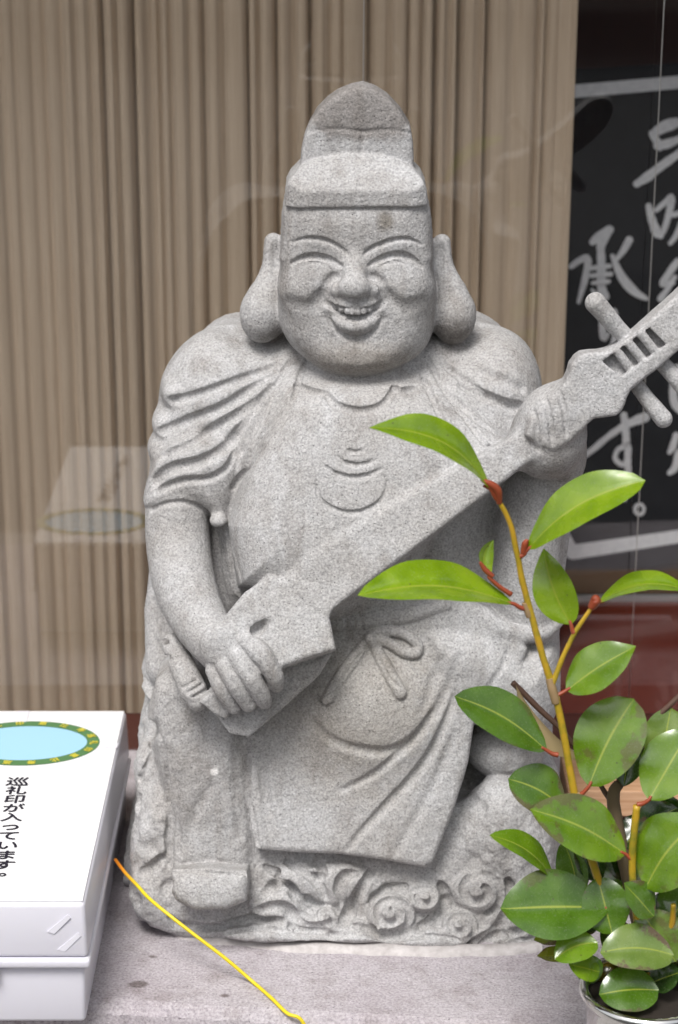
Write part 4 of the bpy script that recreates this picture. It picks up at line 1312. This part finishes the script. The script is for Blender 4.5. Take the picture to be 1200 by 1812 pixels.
col_txt = '巡礼印が入っています。'
p0, p1 = PZ(31, 1385, ZP), PZ(4, 1550, ZP)
for i, ch in enumerate(col_txt):
    t = i / (len(col_txt) - 1)
    c = p0 + (p1 - p0) * t
    vert = ch in '。'

    def xf(u, v, c=c, vert=vert):
        return (c[0] + u * 1.15 + (0.006 if vert else 0), c[1] + v * 1.0 + (0.005 if vert else 0), ZP + 0.0004)
    text_mesh('print_character', ch, 0.0178 if i else 0.0192, xf, m_ink, sheet)

# --- yellow cord from the case across the ledge
m_cord, N, L, B = new_mat('yellow_cord', (0.75, 0.55, 0.02), 0.45)
g = nd(N, 'ShaderNodeNewGeometry')
sp = nd(N, 'ShaderNodeSeparateXYZ'); L.new(g.outputs['Position'], sp.inputs[0])
pa = PZ(205, 1523, 0.062); pb = PZ(262, 1585, 0.04)
mr = nd(N, 'ShaderNodeMapRange'); L.new(sp.outputs['X'], mr.inputs['Value']); mr.inputs['From Min'].default_value = float(pa[0] + 0.006); mr.inputs['From Max'].default_value = float(pb[0] - 0.006)
L.new(mixc(N, L, mr.outputs['Result'], (0.85, 0.27, 0.01), (0.80, 0.62, 0.02)), B.inputs['Base Color'])
cp = [P(204, 1521, -0.085), P(222, 1545, -0.112), P(242, 1566, -0.136), P(264, 1590, -0.156), P(300, 1620, -0.174), P(345, 1655, -0.184), P(400, 1697, -0.192), P(448, 1738, -0.200), PZ(480, 1766, 0.0026), PZ(508, 1793, 0.0022)]
last = PZ(536, 1818, 0.0)
cp += [np.array([last[0], ledge_front(last[0]) - 0.0012, -0.004]), np.array([last[0] + 0.012, ledge_front(last[0]) - 0.004, -0.045]), np.array([last[0] + 0.018, ledge_front(last[0]) - 0.004, -0.126])]
v, f = tube(spline(cp, 8), 0.0016, 10)
tag(mesh_obj('cord', v, f, m_cord, smooth=True), 'thin yellow cord running from the white case over the ledge', 'cord')
# ------------------------------------------------------------------ potted evergreen in front of the ledge
def leaf_material(name):
    m, N, L, B = new_mat(name, (0.1, 0.3, 0.03), 0.2, 0.8)
    uv = nd(N, 'ShaderNodeUVMap'); uv.uv_map = 'leaf'
    sp = nd(N, 'ShaderNodeSeparateXYZ'); L.new(uv.outputs[0], sp.inputs[0])
    oi = nd(N, 'ShaderNodeObjectInfo')
    g = nd(N, 'ShaderNodeNewGeometry')
    ab = nd(N, 'ShaderNodeMath', operation='ABSOLUTE'); L.new(sp.outputs['X'], ab.inputs[0])
    nz = nd(N, 'ShaderNodeTexNoise', i_Scale=45.0, i_Detail=5.0); L.new(g.outputs['Position'], nz.inputs['Vector'])
    tone = ramp(N, L, nz.outputs['Fac'], [(0.28, (0.68, 0.74, 0.66)), (0.5, (1.0, 1.0, 1.0)), (0.72, (1.32, 1.20, 1.2))])
    c = mixc(N, L, 1.0, oi.outputs['Color'], tone.outputs['Color'], 'MULTIPLY')
    # fine side veins
    vm = nd(N, 'ShaderNodeMath', operation='MULTIPLY_ADD'); L.new(ab.outputs[0], vm.inputs[0]); vm.inputs[1].default_value = -0.22; L.new(sp.outputs['Y'], vm.inputs[2])
    vs = nd(N, 'ShaderNodeMath', operation='MULTIPLY'); L.new(vm.outputs[0], vs.inputs[0]); vs.inputs[1].default_value = 75.0
    vsin = nd(N, 'ShaderNodeMath', operation='SINE'); L.new(vs.outputs[0], vsin.inputs[0])
    vr = ramp(N, L, vsin.outputs[0], [(0.80, 0.0), (1.0, 0.03)])
    c = mixc(N, L, vr.outputs['Color'], c, (0.28, 0.40, 0.10))
    # midrib
    mid = ramp(N, L, ab.outputs[0], [(0.012, 0.85), (0.048, 0.0)])
    c = mixc(N, L, mid.outputs['Color'], c, (0.34, 0.40, 0.05))
    # reddish margin, uneven
    mg = nd(N, 'ShaderNodeMath', operation='MULTIPLY_ADD'); L.new(nz.outputs['Fac'], mg.inputs[0]); mg.inputs[1].default_value = 0.34; L.new(ab.outputs[0], mg.inputs[2])
    edge = ramp(N, L, mg.outputs[0], [(1.08, 0.0), (1.14, 1.0)])
    c = mixc(N, L, edge.outputs['Color'], c, (0.17, 0.06, 0.028))
    # brown blemishes, only some leaves
    n2 = nd(N, 'ShaderNodeTexNoise', i_Scale=26.0, i_Detail=6.0, i_Roughness=0.65); L.new(g.outputs['Position'], n2.inputs['Vector'])
    bl = nd(N, 'ShaderNodeMath', operation='MULTIPLY_ADD'); L.new(ab.outputs[0], bl.inputs[0]); bl.inputs[1].default_value = 0.16; L.new(n2.outputs['Fac'], bl.inputs[2])
    b2 = ramp(N, L, bl.outputs[0], [(0.655, 0.0), (0.70, 0.85)])
    bm_ = nd(N, 'ShaderNodeMath', operation='MULTIPLY'); L.new(b2.outputs['Color'], bm_.inputs[0]); L.new(oi.outputs['Alpha'], bm_.inputs[1])
    c = mixc(N, L, bm_.outputs[0], c, (0.11, 0.055, 0.040))
    # small dark specks and pale dust
    vo = nd(N, 'ShaderNodeTexVoronoi', i_Scale=150.0); L.new(g.outputs['Position'], vo.inputs['Vector'])
    sc_ = nd(N, 'ShaderNodeSeparateColor'); L.new(vo.outputs['Color'], sc_.inputs['Color'])
    s1 = ramp(N, L, vo.outputs['Distance'], [(0.07, 0.9), (0.13, 0.0)]); s2 = ramp(N, L, sc_.outputs['Red'], [(0.80, 0.0), (0.82, 1.0)])
    s3 = nd(N, 'ShaderNodeMath', operation='MULTIPLY'); L.new(s1.outputs['Color'], s3.inputs[0]); L.new(s2.outputs['Color'], s3.inputs[1])
    c = mixc(N, L, s3.outputs[0], c, (0.045, 0.035, 0.015))
    n3 = nd(N, 'ShaderNodeTexNoise', i_Scale=700.0, i_Detail=3.0); L.new(g.outputs['Position'], n3.inputs['Vector'])
    d3 = ramp(N, L, n3.outputs['Fac'], [(0.55, 0.0), (0.75, 0.22)])
    c = mixc(N, L, d3.outputs['Color'], c, (0.34, 0.36, 0.26))
    rg = ramp(N, L, nz.outputs['Fac'], [(0.3, 0.16), (0.7, 0.34)]); L.new(rg.outputs['Color'], B.inputs['Roughness'])
    back = mixc(N, L, 0.45, c, (0.26, 0.34, 0.10))
    c = mixc(N, L, g.outputs['Backfacing'], c, back)
    L.new(c, B.inputs['Base Color'])
    B.inputs['Coat Weight'].default_value = 0.35; B.inputs['Coat Roughness'].default_value = 0.12
    bp = nd(N, 'ShaderNodeBump', i_Strength=0.04, i_Distance=0.0002); L.new(vsin.outputs[0], bp.inputs['Height'])
    L.new(bp.outputs['Normal'], B.inputs['Normal'])
    tl = nd(N, 'ShaderNodeBsdfTranslucent'); L.new(mixc(N, L, 1.0, c, (1.3, 1.4, 0.5), 'MULTIPLY'), tl.inputs['Color'])
    ms = nd(N, 'ShaderNodeMixShader'); ms.inputs[0].default_value = 0.22
    L.new(B.outputs[0], ms.inputs[1]); L.new(tl.outputs[0], ms.inputs[2])
    L.new(ms.outputs[0], N['Material Output'].inputs['Surface'])
    return m


m_leaf = leaf_material('glossy_leaf')
m_dry, *_ = new_mat('dry_leaf', (0.33, 0.25, 0.13), 0.6)
m_stem, N, L, B = new_mat('yellow_green_stem', (0.42, 0.27, 0.02), 0.4)
g = nd(N, 'ShaderNodeNewGeometry')
L.new(noise_col(N, L, g.outputs['Position'], 60.0, [(0.30, (0.22, 0.20, 0.02)), (0.5, (0.44, 0.29, 0.02)), (0.70, (0.54, 0.30, 0.03))]), B.inputs['Base Color'])
m_pet, *_ = new_mat('red_petiole', (0.28, 0.055, 0.022), 0.45)
m_node, *_ = new_mat('stem_scar', (0.30, 0.20, 0.10), 0.75)
m_twig, *_ = new_mat('brown_twig', (0.095, 0.05, 0.035), 0.7)
m_bark, *_ = new_mat('bark', (0.14, 0.10, 0.06), 0.85)

POT = PZ(1147, 1750, 0.118)
plant = empty('potted_plant', (POT[0], POT[1], -0.130))
tag(plant, 'leafy evergreen sprig with glossy green leaves in a shiny silver pot', 'plant')

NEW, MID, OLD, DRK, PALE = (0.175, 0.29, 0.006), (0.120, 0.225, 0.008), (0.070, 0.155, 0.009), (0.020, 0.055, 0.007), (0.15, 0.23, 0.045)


def leaf(base, tip, wd, y0=-0.35, y1=-0.36, roll=0.0, bend=0.0, sag=0.0, fold=0.25, col=MID, blem=0.0, peak=0.48, blunt=0.0, pet=None, mat=None, twist=0.0, name='leaf'):
    """base and tip as photograph points at depths y0, y1; wd = full width in pixels across; roll turns the blade about its midrib;
    bend curves the midrib sideways (px, up is positive), sag towards the back (m)"""
    A, Bp = P(*base, y0), P(*tip, y1)
    if abs(tip[0] - base[0]) > 0.8 * abs(tip[1] - base[1]): roll = -abs(roll) - 14      # lateral leaves lie with their faces to the sky
    else: Bp = P(*tip, y1 + 0.022)                                                      # upright ones lean back
    ax = Bp - A; ln = np.linalg.norm(ax); t = ax / ln
    view = CAM - (A + Bp) / 2; view /= np.linalg.norm(view)
    side = np.cross(view, t); side /= np.linalg.norm(side)
    if side[2] < 0: side = -side                        # upper side in the picture
    nrm = np.cross(t, side); nrm = nrm if nrm @ view > 0 else -nrm
    sc = np.linalg.norm((A + Bp) / 2 - CAM) / FPX
    W2 = wd * sc / 2
    nv, nu_ = 18, 4
    V3, UV = [], []
    for i in range(nv + 1):
        v = i / nv
        c = A + t * ln * v + side * (bend * sc * 4 * v * (1 - v)) - nrm * (sag * 4 * v * (1 - v))
        e = math.log(0.5) / math.log(peak)
        s = math.sin(math.pi * (v ** e)) if 0 < v < 1 else 0.0
        pr = s ** (0.76 - 0.26 * blunt)
        if v > 0.8 and not blunt: pr *= 1 - 0.30 * ((v - 0.8) / 0.2)
        r = math.radians(roll + twist * (v - 0.5))
        cs, sn = math.cos(r), math.sin(r)
        sd = side * cs + nrm * sn; nm = -side * sn + nrm * cs
        for k in range(-nu_, nu_ + 1):
            u = k / nu_
            h = (1.25 * abs(u) - 0.45 * u * u) * fold * W2 * pr - 0.10 * W2 * pr * (2 * v - 1) ** 2 + 0.03 * W2 * math.sin(v * 17 + u * 2.0) * abs(u) * (1 if u > 0 else 0.7)
            V3.append(c + sd * (u * W2 * pr) + nm * h)
            UV.append((u, v))
    F3 = []
    m = 2 * nu_ + 1
    for i in range(nv):
        for k in range(m - 1):
            F3.append((i * m + k, i * m + k + 1, (i + 1) * m + k + 1, (i + 1) * m + k))
    a, b, c_ = (np.array(V3[F3[80][j]]) for j in range(3))
    if np.cross(b - a, c_ - a) @ view < 0: F3 = [q[::-1] for q in F3]
    o = mesh_obj(name, V3, F3, mat or m_leaf, plant, smooth=True)
    ul = o.data.uv_layers.new(name='leaf')
    for lp in o.data.loops: ul.data[lp.index].uv = UV[lp.vertex_index]
    o.color = (*col, blem)
    if pet is not None:
        Q = P(*pet[:2], pet[2] if len(pet) > 2 else y0)
        mid_ = (Q + A) / 2 + np.array([0, 0, -0.001])
        inner = A + t * ln * 0.06
        v_, f_ = tube(spline([Q, mid_, A, inner], 4), np.linspace(0.0022, 0.0011, 13), 7)
        mesh_obj('petiole', v_, f_, m_pet, o, smooth=True)
    return o


def stem(pts, radii, mat, name='stem'):
    c = np.array([P(*p[:2], p[2]) for p in pts])
    q = spline(np.concatenate([c, np.array(radii)[:, None]], 1), 10)
    for i in range(len(q)):
        k_ = noise.noise(Vector(q[i][:3] * 130)); q[i][3] *= 1 + 0.10 * k_
        q[i][:3] += 0.0005 * np.array(noise.noise_vector(Vector(q[i][:3] * 60)))
    v, f = tube(q[:, :3], q[:, 3], 9)
    return mesh_obj(name, v, f, mat, plant, smooth=True)


# stems
stem([(1130, 1760, -0.37), (1060, 1560, -0.365), (1020, 1420, -0.36), (990, 1260, -0.355), (960, 1160, -0.352), (928, 1040, -0.35), (905, 935, -0.352), (884, 888, -0.354)],
     [0.0034, 0.0033, 0.0031, 0.0029, 0.0027, 0.0025, 0.0022, 0.0019], m_stem)
stem([(976, 1214, -0.354), (990, 1178, -0.352), (1015, 1125, -0.35), (1048, 1074, -0.348)], [0.0024, 0.0021, 0.0019, 0.0017], m_stem)
stem([(1150, 1760, -0.372), (1120, 1560, -0.372), (1127, 1425, -0.37)], [0.0033, 0.0031, 0.0029], m_stem)
stem([(1160, 1760, -0.36), (1090, 1450, -0.34), (1096, 1385, -0.335)], [0.006, 0.0055, 0.0045], m_bark)
stem([(1096, 1390, -0.335), (1108, 1330, -0.33), (1150, 1280, -0.325), (1205, 1230, -0.32)], [0.0030, 0.0026, 0.0024, 0.0022], m_twig, 'twig')
stem([(1090, 1430, -0.338), (1060, 1385, -0.33), (1010, 1310, -0.32), (940, 1240, -0.315), (907, 1208, -0.315)], [0.0020, 0.0020, 0.0022, 0.0024, 0.0026], m_twig, 'twig')
stem([(1120, 1655, -0.372), (1150, 1690, -0.376), (1185, 1650, -0.38), (1192, 1600, -0.385)], [0.003, 0.003, 0.0026, 0.002], m_stem)
# scarred node where the side shoot leaves
stem([(972, 1200, -0.3535), (978, 1222, -0.3545), (984, 1244, -0.355)], [0.0029, 0.0035, 0.0031], m_node, 'node')
stem([(930, 1066, -0.350), (934, 1080, -0.3503), (937, 1092, -0.3506)], [0.0026, 0.0030, 0.0026], m_node, 'node')
stem([(1020, 1402, -0.3602), (1022, 1414, -0.3604), (1025, 1428, -0.3606)], [0.0032, 0.0036, 0.0033], m_node, 'node')
# the red growing tip
stem([(884, 890, -0.354), (880, 868, -0.356), (866, 856, -0.358), (852, 850, -0.360)], [0.0024, 0.0034, 0.0028, 0.0010], m_pet, 'bud')
stem([(872, 1020, -0.352), (858, 1008, -0.352), (849, 995, -0.353)], [0.0018, 0.0022, 0.0010], m_pet, 'bud')
stem([(1046, 1076, -0.348), (1054, 1062, -0.348), (1050, 1056, -0.349)], [0.003, 0.004, 0.002], m_pet, 'bud')
stem([(926, 978, -0.351), (930, 962, -0.352), (934, 955, -0.353)], [0.0022, 0.0026, 0.0012], m_pet, 'bud')

# new leaves of the tall shoot
leaf((868, 866), (652, 757), 86, -0.358, -0.385, roll=34, bend=36, sag=-0.004, fold=0.35, col=NEW, pet=(884, 888, -0.354), peak=0.52)
leaf((934, 972), (1143, 850), 92, -0.352, -0.370, roll=-18, bend=22, sag=-0.004, fold=0.30, col=NEW, pet=(921, 985, -0.351), peak=0.55, blunt=0.8)
leaf((908, 1068), (632, 1054), 112, -0.352, -0.380, roll=36, bend=24, sag=-0.003, fold=0.35, col=NEW, pet=(934, 1078, -0.350), peak=0.52, blunt=0.3)
leaf((1011, 1106), (962, 970), 74, -0.349, -0.352, roll=10, bend=-8, fold=0.25, col=NEW, pet=(1016, 1120, -0.35), peak=0.42)
leaf((866, 1022), (874, 955), 34, -0.352, -0.356, roll=40, bend=14, fold=0.5, col=NEW, pet=(905, 1052, -0.351))
leaf((1060, 1066), (1222, 1046), 62, -0.348, -0.355, roll=40, bend=22, fold=0.35, col=NEW, pet=(1049, 1072, -0.348), peak=0.5, blunt=0.5)
leaf((1002, 1222), (1126, 1143), 86, -0.353, -0.356, roll=10, bend=4, fold=0.2, col=MID, pet=(977, 1232, -0.354), peak=0.45)
leaf((968, 1328), (804, 1232), 92, -0.357, -0.366, roll=14, bend=12, sag=0.003, fold=0.22, col=OLD, pet=(988, 1336, -0.357), peak=0.52, blunt=0.5, blem=0.5)
leaf((1036, 1340), (912, 1206), 92, -0.325, -0.316, roll=62, bend=-14, fold=-0.5, mat=m_dry, name='dry_leaf')
leaf((1042, 1392), (1122, 1236), 124, -0.362, -0.366, roll=-12, bend=6, fold=0.20, col=MID, pet=(1022, 1410, -0.361), peak=0.55, blunt=0.9, blem=0.6)
leaf((1168, 1352), (1188, 1252), 86, -0.340, -0.344, roll=14, fold=0.2, col=PALE, blunt=0.6)
leaf((1148, 1416), (1222, 1290), 100, -0.372, -0.376, roll=-10, fold=0.2, col=MID, pet=(1128, 1424, -0.37), peak=0.5, blunt=0.5)
leaf((1104, 1392), (1118, 1290), 62, -0.342, -0.338, roll=20, fold=0.3, col=DRK)
leaf((1000, 1432), (899, 1378), 92, -0.356, -0.362, roll=8, bend=8, fold=0.2, col=OLD, blem=0.8, peak=0.5, blunt=0.7, pet=(1020, 1440, -0.36))
leaf((1108, 1512), (938, 1432), 110, -0.372, -0.384, roll=10, bend=10, fold=0.24, col=MID, blem=0.7, pet=(1121, 1520, -0.372), peak=0.48, blunt=0.2)
leaf((978, 1552), (866, 1478), 58, -0.366, -0.372, roll=30, bend=14, fold=0.35, col=MID, pet=(1010, 1560, -0.366), peak=0.5, blunt=0.4)
leaf((1082, 1606), (885, 1608), 128, -0.374, -0.392, roll=2, bend=2, fold=0.34, col=OLD, blem=0.5, pet=(1110, 1610, -0.372), peak=0.55, blunt=0.2)
leaf((1142, 1572), (1240, 1450), 130, -0.380, -0.384, roll=-8, bend=10, fold=0.2, col=MID, blem=0.4, peak=0.5, blunt=0.5)
leaf((1084, 1654), (1058, 1552), 84, -0.384, -0.388, roll=-6, fold=0.25, col=OLD, blem=0.9, peak=0.5, blunt=0.8)
leaf((1158, 1622), (1104, 1562), 66, -0.386, -0.388, roll=20, fold=0.3, col=OLD, blem=0.9)
leaf((1196, 1702), (1134, 1612), 96, -0.392, -0.394, roll=6, fold=0.2, col=PALE, blem=0.6, blunt=0.6)
leaf((1058, 1668), (982, 1698), 66, -0.392, -0.402, roll=10, bend=8, fold=0.3, col=MID, blunt=0.6)
leaf((1192, 1690), (1062, 1686), 86, -0.398, -0.406, roll=8, bend=10, fold=0.22, col=PALE, blem=1.0, blunt=0.8)
leaf((1166, 1752), (1060, 1760), 84, -0.404, -0.412, roll=6, bend=4, fold=0.2, col=OLD, blem=0.7, blunt=0.8)
leaf((1062, 1720), (1006, 1706), 52, -0.392, -0.400, roll=10, fold=0.3, col=MID, blunt=0.6)
leaf((1052, 1740), (1036, 1690), 50, -0.388, -0.392, roll=10, fold=0.3, col=OLD, blunt=0.6)
leaf((1010, 1655), (944, 1664), 44, -0.372, -0.378, roll=25, fold=0.3, col=(0.20, 0.24, 0.015), blem=1.0)
leaf((1012, 1690), (950, 1692), 36, -0.370, -0.374, roll=25, fold=0.3, col=(0.18, 0.20, 0.02), blem=1.0)
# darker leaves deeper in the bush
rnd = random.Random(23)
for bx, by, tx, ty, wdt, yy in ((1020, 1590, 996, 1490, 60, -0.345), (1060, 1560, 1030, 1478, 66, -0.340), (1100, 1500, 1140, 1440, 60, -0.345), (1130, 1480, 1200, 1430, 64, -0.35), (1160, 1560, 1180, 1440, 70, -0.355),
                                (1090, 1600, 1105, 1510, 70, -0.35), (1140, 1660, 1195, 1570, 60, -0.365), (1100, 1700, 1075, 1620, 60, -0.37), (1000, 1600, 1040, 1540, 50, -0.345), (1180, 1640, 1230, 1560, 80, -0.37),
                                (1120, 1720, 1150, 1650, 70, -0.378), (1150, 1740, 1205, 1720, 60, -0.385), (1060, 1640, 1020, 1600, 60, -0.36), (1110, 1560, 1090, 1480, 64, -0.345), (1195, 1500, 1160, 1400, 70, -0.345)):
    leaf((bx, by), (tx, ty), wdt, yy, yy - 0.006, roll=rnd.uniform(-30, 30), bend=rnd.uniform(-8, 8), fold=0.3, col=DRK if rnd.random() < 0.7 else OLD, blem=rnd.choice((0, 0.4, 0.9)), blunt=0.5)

# silver pot with rolled rim, soil
m_chrome, N, L, B = new_mat('polished_steel', (0.78, 0.77, 0.75), 0.09, 0.5, 1.0)
m_soil, N, L, B = new_mat('soil', (0.02, 0.014, 0.010), 0.95)
pr = [(0.030, -0.128), (0.036, -0.129), (0.040, -0.10), (0.044, 0.0), (0.0465, 0.08), (0.0480, 0.108), (0.0510, 0.112), (0.0535, 0.1165), (0.0525, 0.1205), (0.0490, 0.1215), (0.0455, 0.118), (0.0440, 0.106), (0.043, 0.09)]
V3, F3 = [], []
n = 64
for r, z in pr:
    for k in range(n):
        a = 2 * math.pi * k / n; V3.append((POT[0] + r * math.cos(a), POT[1] + r * math.sin(a), z))
for i in range(len(pr) - 1):
    for k in range(n):
        k2 = (k + 1) % n; F3.append((i * n + k, i * n + k2, (i + 1) * n + k2, (i + 1) * n + k))
F3.append(tuple(range(n))[::-1])
mesh_obj('pot', V3, F3, m_chrome, plant, smooth=True)
V3 = [(POT[0], POT[1], 0.103)]; F3 = []
for ring, (r, z) in enumerate(((0.016, 0.102), (0.031, 0.099), (0.0442, 0.096))):
    for k in range(32):
        a = 2 * math.pi * k / 32
        V3.append((POT[0] + r * math.cos(a), POT[1] + r * math.sin(a), z + 0.003 * noise.noise(Vector((r * 90 * math.cos(a), r * 90 * math.sin(a), 0)))))
for k in range(32):
    k2 = (k + 1) % 32
    F3.append((0, 1 + k, 1 + k2))
    for q in (0, 1): F3.append((1 + q * 32 + k, 33 + q * 32 + k, 33 + q * 32 + k2, 1 + q * 32 + k2))
mesh_obj('soil', V3, F3, m_soil, plant, smooth=True)
